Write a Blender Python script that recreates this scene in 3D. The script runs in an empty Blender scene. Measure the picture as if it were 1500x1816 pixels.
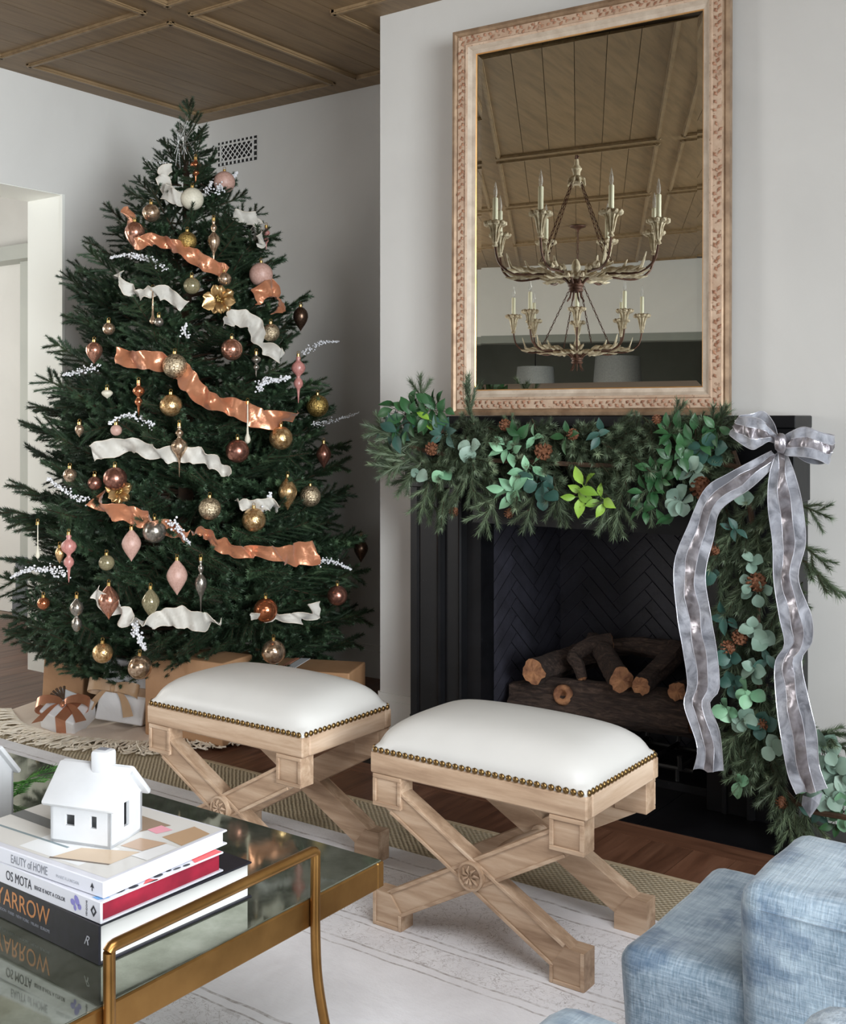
import bpy, bmesh, math, random
from mathutils import Vector, Matrix, Euler, Quaternion
rnd = random.Random(7)
SCN = bpy.context.scene
COL = SCN.collection

# ------------------------------------------------------------------ camera
FPX, CXP, HYP, EYE = 1994.0, 750.0, 744.0, 1.32
YAW = math.atan(1430 / 1994.0)
SA, CA = math.sin(YAW), math.cos(YAW)
cam_data = bpy.data.cameras.new('camera')
cam = bpy.data.objects.new('camera', cam_data)
COL.objects.link(cam)
cam.location = (0, 0, EYE)
cam.rotation_euler = (math.pi / 2, 0, YAW)
cam_data.sensor_fit = 'HORIZONTAL'
cam_data.sensor_width = 36.0
cam_data.lens = 36.0 * FPX / 1500.0
cam_data.shift_y = -(908.0 - HYP) / 1500.0
cam_data.clip_start = 0.05
cam_data.clip_end = 60
SCN.camera = cam

# ------------------------------------------------------------------ world, lights, exposure
SCN.view_settings.view_transform = 'Standard'
SCN.view_settings.look = 'None'
SCN.view_settings.gamma = 1.0
SCN.view_settings.use_curve_mapping = False
SCN.view_settings.exposure = 0.14
w = bpy.data.worlds.new('sky'); SCN.world = w; w.use_nodes = True
w.node_tree.nodes['Background'].inputs[0].default_value = (0.80, 0.88, 1.0, 1)
w.node_tree.nodes['Background'].inputs[1].default_value = 1.0

def area_light(name, loc, target, sx, sy, power, color, spread=math.pi):
    d = bpy.data.lights.new(name, 'AREA'); d.shape = 'RECTANGLE'; d.size = sx; d.size_y = sy
    d.energy = power; d.color = color; d.spread = spread
    o = bpy.data.objects.new(name, d); COL.objects.link(o); o.location = loc
    o.rotation_euler = (Vector(target) - Vector(loc)).to_track_quat('-Z', 'Y').to_euler()
    return o
# daylight in the right-hand window, the rear-right window and the hall window
area_light('window_light_right', (5.2, -0.9, 1.9), (-5.0, 1.3, 1.5), 5.0, 3.2, 430, (0.90, 0.955, 0.985), 1.5)
area_light('window_light_rear', (0.6, -3.9, 1.75), (-1.6, 3.7, 1.0), 3.4, 2.2, 30, (1.0, 0.98, 0.95))
area_light('window_light_left', (-7.25, -1.2, 1.65), (-2.6, 3.2, 1.2), 2.4, 2.1, 118, (1.0, 0.98, 0.95))
area_light('overhead_fill', (0.1, 1.0, 2.96), (-0.5, 1.5, 0.0), 2.0, 1.8, 52, (0.97, 0.98, 1.0), 2.1)  # added overhead fill without a fixture, lifts the rug and floor
area_light('window_light_hall', (-7.85, 2.3, 1.7), (-5.2, 3.3, 1.5), 1.5, 2.0, 72, (1.0, 1.0, 0.94))

# ------------------------------------------------------------------ helpers
def uz(px, py, z):
    d = FPX * (EYE - z) / (py - HYP); r = (px - CXP) / FPX * d
    return Vector((r * CA - d * SA, r * SA + d * CA, z))
def uy(px, py, Y):
    k = (px - CXP) / FPX; d = Y / (k * SA + CA)
    return Vector((d * (k * CA - SA), Y, EYE - (py - HYP) * d / FPX))
def ux(px, py, X):
    k = (px - CXP) / FPX; d = X / (k * CA - SA)
    return Vector((X, d * (k * SA + CA), EYE - (py - HYP) * d / FPX))
def ud(px, py, d):
    r = (px - CXP) / FPX * d
    return Vector((r * CA - d * SA, r * SA + d * CA, EYE - (py - HYP) * d / FPX))
def depth(p): return -p[0] * SA + p[1] * CA

def lin(r, g, b):
    f = lambda c: (c / 255 / 12.92) if c / 255 <= 0.04045 else ((c / 255 + 0.055) / 1.055) ** 2.4
    return (f(r), f(g), f(b), 1)

class NT:
    def __init__(s, name):
        s.m = bpy.data.materials.new(name); s.m.use_nodes = True
        s.t = s.m.node_tree; s.b = s.t.nodes['Principled BSDF']; s.tc = None
    def n(s, typ, **kw):
        x = s.t.nodes.new(typ)
        for k, v in kw.items(): setattr(x, k, v)
        return x
    def l(s, a, b): s.t.links.new(a, b)
    def coord(s, scale=(1, 1, 1), rot=(0, 0, 0), kind='Object'):
        if s.tc is None: s.tc = s.n('ShaderNodeTexCoord')
        mp = s.n('ShaderNodeMapping'); mp.inputs['Scale'].default_value = scale; mp.inputs['Rotation'].default_value = rot
        s.l(s.tc.outputs[kind], mp.inputs[0]); return mp.outputs[0]
    def noise(s, vec, scale, detail=4, rough=0.55, dist=0):
        x = s.n('ShaderNodeTexNoise'); x.inputs['Scale'].default_value = scale; x.inputs['Detail'].default_value = detail
        x.inputs['Roughness'].default_value = rough; x.inputs['Distortion'].default_value = dist
        s.l(vec, x.inputs['Vector']); return x.outputs['Fac']
    def ramp(s, fac, stops):
        r = s.n('ShaderNodeValToRGB'); e = r.color_ramp.elements
        while len(e) < len(stops): e.new(0.5)
        for i, (p, c) in enumerate(stops): e[i].position = p; e[i].color = c
        s.l(fac, r.inputs[0]); return r.outputs[0]
    def mix(s, fac, a, b, mode='MIX'):
        x = s.n('ShaderNodeMix', data_type='RGBA', blend_type=mode)
        for i, v in ((0, fac), (6, a), (7, b)):
            if isinstance(v, (int, float, tuple)): x.inputs[i].default_value = v
            else: s.l(v, x.inputs[i])
        return x.outputs[2]
    def math(s, op, a, b=None, clamp=False):
        x = s.n('ShaderNodeMath', operation=op); x.use_clamp = clamp
        for i, v in ((0, a), (1, b)):
            if v is None: continue
            if isinstance(v, (int, float)): x.inputs[i].default_value = v
            else: s.l(v, x.inputs[i])
        return x.outputs[0]
    def bump(s, h, strength=0.3, dist=0.01):
        x = s.n('ShaderNodeBump'); x.inputs['Strength'].default_value = strength; x.inputs['Distance'].default_value = dist
        s.l(h, x.inputs['Height']); s.l(x.outputs[0], s.b.inputs['Normal'])
    def rand(s):
        return s.n('ShaderNodeObjectInfo').outputs['Random']
    def set(s, col=None, rough=None, metal=None, **kw):
        for k, v in (('Base Color', col), ('Roughness', rough), ('Metallic', metal)):
            if v is None: continue
            if isinstance(v, (int, float, tuple)): s.b.inputs[k].default_value = v
            else: s.l(v, s.b.inputs[k])
        for k, v in kw.items(): s.b.inputs[k].default_value = v
        return s

def simple(name, c1, c2=None, rough=0.5, metal=0.0, scale=8.0, bump=0.0, bscale=None, stretch=(1, 1, 1), lo=0.35, hi=0.65, vary=0.0, dist=0.01, **kw):
    s = NT(name)
    v = s.coord(stretch)
    f = s.noise(v, scale)
    col = s.ramp(f, [(lo, c1), (hi, c2 or c1)])
    if vary:
        r = s.rand()
        hs = s.n('ShaderNodeHueSaturation'); s.l(col, hs.inputs['Color'])
        s.l(s.math('ADD', s.math('MULTIPLY', r, 2 * vary), 1 - vary), hs.inputs['Value']); col = hs.outputs[0]
    s.set(col, rough, metal, **kw)
    if bump: s.bump(s.noise(v, bscale or scale * 4), bump, dist)
    return s.m

class MB:
    """collects shapes, then links them as ONE mesh object"""
    def __init__(s): s.v = []; s.f = []; s.mi = []; s.cur = 0
    def add(s, vs, fs, M=None):
        o = len(s.v)
        s.v += [tuple(M @ Vector(p)) if M is not None else tuple(p) for p in vs]
        s.f += [tuple(i + o for i in f) for f in fs]; s.mi += [s.cur] * len(fs)
    def box(s, a, b, M=None, bev=0.0):
        x0, y0, z0 = a; x1, y1, z1 = b
        if bev <= 0:
            s.add([(x0, y0, z0), (x1, y0, z0), (x1, y1, z0), (x0, y1, z0), (x0, y0, z1), (x1, y0, z1), (x1, y1, z1), (x0, y1, z1)],
                  [(0, 3, 2, 1), (4, 5, 6, 7), (0, 1, 5, 4), (1, 2, 6, 5), (2, 3, 7, 6), (3, 0, 4, 7)], M)
        else:
            bm = bmesh.new(); bmesh.ops.create_cube(bm, size=1)
            for v in bm.verts:
                v.co = Vector(((x0 + x1) / 2 + v.co.x * (x1 - x0), (y0 + y1) / 2 + v.co.y * (y1 - y0), (z0 + z1) / 2 + v.co.z * (z1 - z0)))
            seg = 3 if bev > 0.012 else (2 if bev > 0.004 else 1)
            bmesh.ops.bevel(bm, geom=list(bm.edges), offset=bev, segments=seg, affect='EDGES', profile=0.5)
            s.bm(bm, M)
    def bm(s, bm, M=None):
        bm.verts.index_update()
        s.add([v.co.copy() for v in bm.verts], [[v.index for v in f.verts] for f in bm.faces], M); bm.free()
    def prism(s, poly, z0, z1, M=None):
        n = len(poly)
        s.add([(x, y, z0) for x, y in poly] + [(x, y, z1) for x, y in poly],
              [tuple(reversed(range(n))), tuple(range(n, 2 * n))] + [(i, (i + 1) % n, n + (i + 1) % n, n + i) for i in range(n)], M)
    def tube(s, pts, rad, n=8, M=None, cap=True, flat=1.0):
        pts = [Vector(p) for p in pts]; m = len(pts)
        if isinstance(rad, (int, float)): rad = [rad] * m
        vs = []; prev = None
        for i, p in enumerate(pts):
            t = (pts[min(i + 1, m - 1)] - pts[max(i - 1, 0)])
            if t.length < 1e-9: t = Vector((0, 0, 1))
            t.normalize()
            if prev is None:
                a = Vector((0, 0, 1)) if abs(t.z) < 0.9 else Vector((1, 0, 0))
                u = t.cross(a).normalized()
            else:
                u = (prev - t * prev.dot(t)); u = u.normalized() if u.length > 1e-6 else t.orthogonal().normalized()
            prev = u; w_ = t.cross(u)
            for k in range(n):
                a = 2 * math.pi * k / n
                vs.append(p + (u * math.cos(a) + w_ * math.sin(a) * flat) * rad[i])
        fs = [(i * n + k, i * n + (k + 1) % n, (i + 1) * n + (k + 1) % n, (i + 1) * n + k) for i in range(m - 1) for k in range(n)]
        if cap: fs += [tuple(reversed(range(n))), tuple(range((m - 1) * n, m * n))]
        s.add(vs, fs, M)
    def lathe(s, prof, n=16, M=None):
        vs = []; m = len(prof)
        for r, z in prof:
            for k in range(n):
                a = 2 * math.pi * k / n; vs.append((r * math.cos(a), r * math.sin(a), z))
        fs = [(i * n + k, i * n + (k + 1) % n, (i + 1) * n + (k + 1) % n, (i + 1) * n + k) for i in range(m - 1) for k in range(n)]
        fs += [tuple(reversed(range(n))), tuple(range((m - 1) * n, m * n))]
        s.add(vs, fs, M)
    def sphere(s, c, r, M=None, sub=2, sc=(1, 1, 1)):
        bm = bmesh.new(); bmesh.ops.create_icosphere(bm, subdivisions=sub, radius=1)
        for v in bm.verts: v.co = Vector((c[0] + v.co.x * r * sc[0], c[1] + v.co.y * r * sc[1], c[2] + v.co.z * r * sc[2]))
        s.bm(bm, M)
    def mesh(s, name, mats, smooth=False):
        me = bpy.data.meshes.new(name); me.from_pydata(s.v, [], s.f)
        for m in (mats if isinstance(mats, (list, tuple)) else [mats]): me.materials.append(m)
        me.polygons.foreach_set('material_index', s.mi)
        if smooth:
            me.polygons.foreach_set('use_smooth', [True] * len(me.polygons))
            if smooth != 'all': me.set_sharp_from_angle(angle=math.radians(40))
        me.update(); return me
    def build(s, name, mats, parent=None, smooth=False, loc=None, rot=None):
        return put(name, s.mesh(name, mats, smooth), parent, loc, rot)

def put(name, me, parent=None, loc=None, rot=None, scale=None):
    o = bpy.data.objects.new(name, me); COL.objects.link(o)
    if loc is not None: o.location = loc
    if rot is not None:
        if isinstance(rot, Quaternion): rot = rot.to_euler()
        o.rotation_euler = rot
    if scale is not None: o.scale = scale if isinstance(scale, (tuple, list)) else (scale,) * 3
    if parent is not None: o.parent = parent
    return o
def thing(name, label, cat, loc=(0, 0, 0), rotz=0, group=None):
    o = bpy.data.objects.new(name, None); COL.objects.link(o); o.empty_display_size = 0.1
    o.location = loc; o.rotation_euler = (0, 0, rotz) if not isinstance(rotz, (tuple, Euler)) else rotz
    return tag(o, label, cat, group)
def tag(o, label, cat, group=None):
    o['label'] = label; o['category'] = cat
    if group: o['group'] = group
    return o
def struct(o): o['kind'] = 'structure'; return o
def stuff(o): o['kind'] = 'stuff'; return o
def copy_tree(o, parent=None):
    c = o.copy(); COL.objects.link(c); c.parent = parent
    for ch in o.children: copy_tree(ch, c)
    return c
def catmull(pts, n=6):
    P = [Vector(p) for p in pts]; out = []
    for i in range(len(P) - 1):
        p0 = P[max(i - 1, 0)]; p1 = P[i]; p2 = P[i + 1]; p3 = P[min(i + 2, len(P) - 1)]
        for k in range(n):
            t = k / n
            out.append(0.5 * ((2 * p1) + (p2 - p0) * t + (2 * p0 - 5 * p1 + 4 * p2 - p3) * t * t + (3 * p1 - p0 - 3 * p2 + p3) * t ** 3))
    out.append(P[-1]); return out
def clip(poly, x0, x1, y0, y1):
    def cut(p, ins, inter):
        o = []
        for i in range(len(p)):
            a, b = p[i - 1], p[i]
            if ins(b):
                if not ins(a): o.append(inter(a, b))
                o.append(b)
            elif ins(a): o.append(inter(a, b))
        return o
    lx = lambda X: (lambda a, b: (X, a[1] + (b[1] - a[1]) * (X - a[0]) / (b[0] - a[0])))
    ly = lambda Y: (lambda a, b: (a[0] + (b[0] - a[0]) * (Y - a[1]) / (b[1] - a[1]), Y))
    for ins, inter in ((lambda q: q[0] >= x0, lx(x0)), (lambda q: q[0] <= x1, lx(x1)), (lambda q: q[1] >= y0, ly(y0)), (lambda q: q[1] <= y1, ly(y1))):
        poly = cut(poly, ins, inter)
        if len(poly) < 3: return []
    return poly
def frame_mat(x, y, z, o):
    """matrix from three axis vectors and an origin"""
    return Matrix(((x[0], y[0], z[0], o[0]), (x[1], y[1], z[1], o[1]), (x[2], y[2], z[2], o[2]), (0, 0, 0, 1)))
def align(d, up=(0, 0, 1), roll=0.0):
    """rotation taking local +Y to d, local +Z near up"""
    d = Vector(d).normalized(); u = Vector(up)
    x = d.cross(u)
    if x.length < 1e-4: x = d.orthogonal()
    x.normalize(); z = x.cross(d)
    return (Matrix((x, d, z)).transposed().to_4x4() @ Matrix.Rotation(roll, 4, 'Y')).to_euler()

# ------------------------------------------------------------------ materials
M = {}
def wallmat():
    s = NT('limewash plaster'); v = s.coord()
    f = s.noise(v, 1.3, 5, 0.6, 0.6); g = s.noise(v, 6, 4)
    c = s.ramp(f, [(0.3, lin(212, 210, 206)), (0.7, lin(222, 220, 216))])
    c = s.mix(s.math('MULTIPLY', g, 0.25), c, lin(205, 202, 198))
    s.set(c, 0.85); s.bump(s.noise(v, 45, 5), 0.06, 0.004); return s.m
M['wall'] = wallmat()
M['white_trim'] = simple('painted trim', lin(222, 221, 216), rough=0.5)
M['jamb'] = simple('painted jamb', lin(238, 238, 232), rough=0.6)
M['grey_paint'] = simple('grey painted panel', lin(172, 174, 168), lin(180, 182, 175), rough=0.5, scale=3)
M['slate_paint'] = simple('slate painted base', lin(96, 100, 106), lin(106, 110, 116), rough=0.5, scale=3)
M['rear_paint'] = simple('muted green grey paint', lin(128, 132, 124), lin(140, 143, 136), rough=0.7, scale=2)
def woodmat(name, dark, mid, light, along='Y', rough=0.55, vary=0.10, gs=1.0, bump=0.12, knots=True):
    s = NT(name); sc = {'Y': (9, 0.9, 9), 'X': (0.9, 9, 9), 'Z': (9, 9, 0.9)}[along]
    sc = tuple(q * gs for q in sc); v0 = s.coord(sc)
    off = s.n('ShaderNodeVectorMath', operation='ADD'); s.l(v0, off.inputs[0])
    cb = s.n('ShaderNodeCombineXYZ'); r = s.rand()
    for i in range(3): s.l(s.math('MULTIPLY', r, 37.0 + 11 * i), cb.inputs[i])
    s.l(cb.outputs[0], off.inputs[1]); v = off.outputs[0]
    g = s.noise(v, 3.0, 8, 0.62, 0.25); k = s.noise(v, 0.9, 3, 0.5, 1.5)
    c = s.ramp(g, [(0.3, dark), (0.5, mid), (0.72, light)])
    c = s.mix(s.math('MULTIPLY', s.math('GREATER_THAN', k, 0.66), 0.35 if knots else 0.0), c, dark)
    hs = s.n('ShaderNodeHueSaturation'); s.l(c, hs.inputs['Color'])
    s.l(s.math('ADD', s.math('MULTIPLY', r, 2 * vary), 1 - vary), hs.inputs['Value'])
    s.set(hs.outputs[0], rough); s.bump(g, bump, 0.004); return s.m
M['ceil'] = woodmat('stained oak ceiling', lin(108, 87, 60), lin(127, 103, 73), lin(140, 115, 84), 'Y', 0.5, 0.05)
M['ceil_dark'] = simple('ceiling shadow gap', lin(58, 44, 30), rough=0.7)
M['molding'] = woodmat('stained oak molding', lin(118, 97, 70), lin(138, 115, 85), lin(150, 126, 96), 'Y', 0.45, 0.04)
M['floor'] = woodmat('red brown plank floor', lin(78, 50, 36), lin(104, 70, 52), lin(124, 88, 68), 'Y', 0.42, 0.16)
M['floor_gap'] = simple('dark floor gap', lin(150, 132, 118), rough=0.7)
def stonemat(name, c1, c2, rough):
    s = NT(name); v = s.coord()
    f = s.noise(v, 5, 6, 0.65, 0.5); sp = s.noise(v, 120, 2, 0.5)
    c = s.ramp(f, [(0.35, c1), (0.7, c2)])
    c = s.mix(s.math('MULTIPLY', s.math('GREATER_THAN', sp, 0.74), 0.5), c, lin(70, 70, 74))
    s.set(c, s.math('ADD', s.math('MULTIPLY', f, 0.2), rough)); s.b.inputs['Specular IOR Level'].default_value = 0.3; s.bump(s.noise(v, 30, 4), 0.06, 0.004); return s.m
M['stone'] = stonemat('black honed stone', lin(10, 10, 12), lin(19, 19, 22), 0.28)
M['brick'] = simple('charcoal firebrick', lin(30, 29, 36), lin(44, 43, 52), rough=0.55, scale=9, bump=0.2, bscale=60, vary=0.10)
M['mortar'] = simple('charcoal mortar', lin(66, 64, 72), rough=0.9)
M['black_iron'] = simple('black iron', lin(16, 15, 15), lin(28, 26, 26), rough=0.6, scale=20)

CE = 3.034; XL = -4.865; YB = 4.54; YC = 3.78; XC = -2.935; XR = 3.0

# ------------------------------------------------------------------ floor
b = MB(); b.box((-9, -8.5, -0.08), (3.2, 5.0, -0.005)); floor = struct(b.build('floor', M['floor_gap']))
pw = 0.135; x = -6.6; k = 0
while x < 1.0:
    y = 0.3 + rnd.random() * 1.3; first = 0.3
    ytop = 4.52 if x < -2.95 or False else 3.283
    ys = [first]
    while y < ytop - 0.4: ys.append(y); y += 1.2 + rnd.random() * 0.7
    ys.append(ytop)
    for a, c in zip(ys[:-1], ys[1:]):
        b = MB(); b.box((x + 0.001, a + 0.001, -0.006), (x + pw - 0.001, c - 0.001, 0)); b.build('floor_plank', M['floor'], floor)
    x += pw
M['floor_x'] = woodmat('red brown border plank', lin(78, 50, 36), lin(104, 70, 52), lin(124, 88, 68), 'X', 0.42, 0.08)
for a, c in ((-2.9, -1.75), (-1.748, -0.2)):
    b = MB(); b.box((a, 3.285, -0.006), (c, 3.384, 0)); b.build('floor_plank', M['floor_x'], floor)
# hearth of black tiles
hearth = tag(thing('hearth', 'black stone hearth laid flush in the floor before the fireplace', 'hearth', (-1.9, 3.5, 0)), 'black stone tile hearth lying flush in front of the fireplace', 'hearth')
hx = [-2.80, -2.17, -1.565, -0.95]
for a, c in zip(hx[:-1], hx[1:]):
    b = MB(); b.box((a + 1.9 + 0.0015, 3.387 - 3.5, -0.006), (c + 1.9 - 0.0015, YC - 3.5 - 0.002, 0.002)); b.build('hearth_tile', M['stone'], hearth)

# ------------------------------------------------------------------ ceiling
b = MB(); b.box((-9, -8.5, CE + 0.022), (3.2, 5.0, CE + 0.08)); ceiling = struct(b.build('ceiling', M['ceil_dark']))
def quad_slab(name, q, z0, z1, mat, par):
    b = MB(); b.add([(x, y, z0) for x, y in q] + [(x, y, z1) for x, y in q], [(0, 3, 2, 1), (4, 5, 6, 7), (0, 1, 5, 4), (1, 2, 6, 5), (2, 3, 7, 6), (3, 0, 4, 7)])
    return b.build(name, mat, par)
def rect(x0, x1, y0, y1): return [(x0, y0), (x1, y0), (x1, y1), (x0, y1)]
def bead(outline, closed=True, mat=None):
    b = MB(); n = len(outline); rng = n if closed else n - 1
    for i in range(rng):
        a = Vector(outline[i]).to_2d(); c = Vector(outline[(i + 1) % n]).to_2d()
        d = (c - a).normalized(); s = Vector((-d.y, d.x)); e = d * 0.016
        for w0, w1, dz in ((-0.013, 0.013, 0.006), (-0.007, 0.007, 0.012)):
            p = [a - e + s * w0, c + e + s * w0, c + e + s * w1, a - e + s * w1]
            b.add([(q.x, q.y, CE - dz) for q in p] + [(q.x, q.y, CE + 0.006) for q in p], [(0, 3, 2, 1), (4, 5, 6, 7), (0, 1, 5, 4), (1, 2, 6, 5), (2, 3, 7, 6), (3, 0, 4, 7)])
    return b.build('panel_molding', M['molding'], ceiling)
def panel(q, n, molding=True):
    a, b_, c, d = [Vector(p).to_2d() for p in q]
    for i in range(n):
        t0, t1 = i / n, (i + 1) / n
        p = [a.lerp(b_, t0), a.lerp(b_, t1), d.lerp(c, t1), d.lerp(c, t0)]
        g = (p[1] - p[0]).normalized() * 0.0016
        quad_slab('ceiling_board', [tuple(p[0] + g), tuple(p[1] - g), tuple(p[2] - g), tuple(p[3] + g)], CE + 0.006, CE + 0.024, M['ceil'], ceiling)
    if molding: bead([tuple(a), tuple(b_), tuple(c), tuple(d)])
def stile(q): quad_slab('ceiling_stile', q, CE, CE + 0.024, M['ceil'], ceiling)
panel(rect(-4.71, -3.715, 3.31, 4.385), 5)
panel(rect(-4.71, -3.715, 2.1, 3.155), 5)
panel(rect(-3.56, -3.06, 3.29, 4.385), 3, False)
panel(rect(-3.06, -0.9, 3.29, 3.63), 9, False)
bead([(-0.9, 3.63), (-3.06, 3.63), (-3.06, 4.385), (-3.56, 4.385), (-3.56, 3.29), (-0.9, 3.29)], False)
panel(rect(-3.56, -2.98, 3.0, 3.155), 3)
for q in (rect(-4.9, -4.71, 1.9, 4.6), rect(-4.71, -2.9, 4.385, 4.6), rect(-3.715, -3.56, 2.0, 4.385), rect(-4.71, -3.715, 3.155, 3.31),
          rect(-3.56, -0.9, 3.155, 3.29), rect(-3.06, -2.86, 3.63, 4.385), rect(-2.86, -0.5, 3.63, 3.9)): stile(q)
# ceiling seen only in the mirror, skewed so its reflection lines up, boards running at a slant to the fireplace wall
LX = lambda y: -2.735 - 0.4065 * (2.911 - y)
RX = lambda y: -1.775 - 0.3525 * (2.966 - y)
brk = [2.95, 1.08, -0.31, -1.88, -3.35]
panel([(LX(1.08) - 1.15, 1.08), (LX(1.08) - 0.155, 1.08), (LX(1.95) - 0.155, 1.95), (LX(1.95) - 1.15, 1.95)], 5)
panel([(-3.54, 1.97), (LX(1.97) - 0.155, 1.97), (LX(2.95) - 0.155, 2.95), (-3.54, 2.95)], 3)
for i in range(4):
    y1, y0 = (brk[i] - (0.11 if i else 0)), brk[i + 1]
    panel([(LX(y0), y0), (RX(y0), y0), (RX(y1), y1), (LX(y1), y1)], 6)
    panel([(RX(y0) + 0.16, y0), (RX(y0) + 1.15, y0), (RX(y1) + 1.15, y1), (RX(y1) + 0.16, y1)], 5)
    if i: panel([(LX(y0) - 1.15, y0), (LX(y0) - 0.155, y0), (LX(y1) - 0.155, y1), (LX(y1) - 1.15, y1)], 5)
    stile([(LX(y0) - 0.155, y0), (LX(y0), y0), (LX(y1), y1), (LX(y1) - 0.155, y1)])
    stile([(RX(y0), y0), (RX(y0) + 0.16, y0), (RX(y1) + 0.16, y1), (RX(y1), y1)])
    if i: stile([(LX(brk[i]) - 1.2, brk[i] - 0.11), (RX(brk[i]) + 1.2, brk[i] - 0.11), (RX(brk[i]) + 1.2, brk[i]), (LX(brk[i]) - 1.2, brk[i])])

# ------------------------------------------------------------------ walls
TOP = CE + 0.05; JY = 3.616; OZ = 2.475
b = MB(); b.box((XL - 0.30, JY, 0), (XL, YB + 0.15, TOP)); b.box((XL - 0.30, 0.5, OZ), (XL, JY, TOP)); struct(b.build('wall_left', M['wall']))
b = MB(); b.box((XL - 0.296, JY - 0.004, 0), (XL - 0.004, JY, OZ)); b.box((XL - 0.296, 0.5, OZ - 0.004), (XL - 0.004, JY, OZ)); struct(b.build('trim_1', M['jamb']))
b = MB(); b.box((XL - 0.012, JY - 0.012, 0), (XL + 0.006, JY + 0.004, OZ)); struct(b.build('trim_2', M['jamb']))
b = MB(); b.box((XL, YB, 0), (XC + 0.3, YB + 0.15, TOP)); struct(b.build('wall_back', M['wall']))
b = MB()
b.box((XC, YC, 0), (-2.385, YB, TOP)); b.box((-2.385, YC, 1.0), (-1.43, YB, TOP)); b.box((-1.43, YC, 0), (XR + 0.2, YB, TOP))
b.box((-2.385, 4.33, 0), (-1.43, YB, 1.0)); struct(b.build('wall_chimney', M['wall']))
# right wall with a big window opening
b = MB(); b.box((XR, -2.3, 0), (XR + 0.2, YC + 0.1, 0.35)); b.box((XR, -2.3, 2.75), (XR + 0.2, YC + 0.1, TOP)); b.box((XR, 1.3, 0.35), (XR + 0.2, YC + 0.1, 2.75))
b.box((XR, -4.9, 0), (XR + 0.2, -2.2, TOP)); struct(b.build('wall_right', M['wall']))
def window_frame(name, p0, p1, z0, z1, ncol, nrow):
    p0 = Vector(p0); p1 = Vector(p1); d = (p1 - p0); L = d.length; d.normalize(); n = Vector((-d.y, d.x, 0))
    Mx = frame_mat(d, n, (0, 0, 1), p0); b = MB(); t = 0.05
    b.box((0, -0.03, z0), (t, 0.03, z1), Mx); b.box((L - t, -0.03, z0), (L, 0.03, z1), Mx); b.box((0, -0.03, z0), (L, 0.03, z0 + t), Mx); b.box((0, -0.03, z1 - t), (L, 0.03, z1), Mx)
    o = struct(b.build(name, M['white_trim']))
    for i in range(1, ncol): b = MB(); b.box((L * i / ncol - 0.015, -0.02, z0), (L * i / ncol + 0.015, 0.02, z1), Mx); b.build('mullion', M['white_trim'], o)
    for i in range(1, nrow): b = MB(); zz = z0 + (z1 - z0) * i / nrow; b.box((0, -0.02, zz - 0.012), (L, 0.02, zz + 0.012), Mx); b.build('glazing_bar', M['white_trim'], o)
window_frame('window_1', (XR + 0.08, -2.2, 0), (XR + 0.08, 1.3, 0), 0.35, 2.75, 4, 3)
# rear wall: high white band over a wide opening to a dim room, window towards the right
RD = Vector((2.313, -0.455, 0)).normalized(); RN = Vector((-RD.y, RD.x, 0)); RM = frame_mat(RD, RN, (0, 0, 1), (-5.69, -3.127, 0))
b = MB(); b.box((-1.6, -0.18, 2.315), (2.9, 0, TOP), RM); b.box((2.9, -0.18, 0), (3.6, 0, TOP), RM); b.box((3.6, -0.18, 0), (7.6, 0, 0.3), RM)
b.box((3.6, -0.18, 2.75), (7.6, 0, TOP), RM); b.box((7.6, -0.18, 0), (9.2, 0, TOP), RM); b.box((-3.6, -0.18, 0), (-1.6, 0, TOP), RM); struct(b.build('wall_rear', M['wall']))
window_frame('window_2', RM @ Vector((3.6, -0.1, 0)), RM @ Vector((7.6, -0.1, 0)), 0.3, 2.75, 4, 3)
b = MB(); b.box((-1.6, -0.182, 2.24), (2.9, 0.004, 2.318), RM); struct(b.build('trim_3', M['rear_paint']))
b = MB(); b.box((-3.6, -3.4, 0), (5.0, -3.25, TOP), RM); b.box((-3.6, -3.4, 0), (-3.45, 0, TOP), RM); b.box((3.4, -3.4, 0), (3.55, -0.18, TOP), RM); struct(b.build('wall_beyond', M['rear_paint']))
b = MB(); b.box((-7.7, -2.8, 0), (-7.55, 0.35, 0.4)); b.box((-7.7, -2.8, 2.75), (-7.55, 0.35, TOP)); b.box((-7.7, 0.1, 0.4), (-7.55, 0.5, 2.75)); b.box((-7.7, -3.4, 0), (-7.55, -2.5, TOP)); struct(b.build('wall_left_rear', M['wall']))
window_frame('window_3', (-7.62, -2.5, 0), (-7.62, 0.1, 0), 0.4, 2.75, 3, 3)
# hall beyond the left opening
b = MB(); b.box((-8.2, 4.62, 0), (-5.17, 4.8, 2.46)); b.box((-8.2, 4.56, 2.46), (-5.10, 4.8, TOP)); struct(b.build('wall_hall', M['wall']))
b = MB(); b.box((-8.2, 0.35, 0), (-8.05, 4.8, TOP)); b.box((-8.2, 0.35, 0), (-5.95, 0.5, TOP)); struct(b.build('wall_hall_end', M['wall']))
dr = struct((lambda b: (b.box((-8.0, 4.47, 2.38), (-5.10, 4.62, 2.475)), b.box((-5.30, 4.52, 0), (-5.16, 4.62, 2.38)))and b.build('door_1', M['grey_paint']))(MB()))
b = MB(); b.box((-6.6, 4.56, 0.0), (-5.345, 4.61, 2.38)); b.build('door_leaf', M['grey_paint'], dr)
b = MB(); b.box((-5.345, 4.595, 0), (-5.30, 4.618, 2.38)); b.build('door_gap', M['slate_paint'], dr)
b = MB(); b.box((-6.6, 4.50, 0.0), (-5.17, 4.56, 0.17)); b.box((-6.6, 4.525, 0.17), (-5.17, 4.56, 0.40)); struct(b.build('baseboard_hall', M['slate_paint']))
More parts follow.
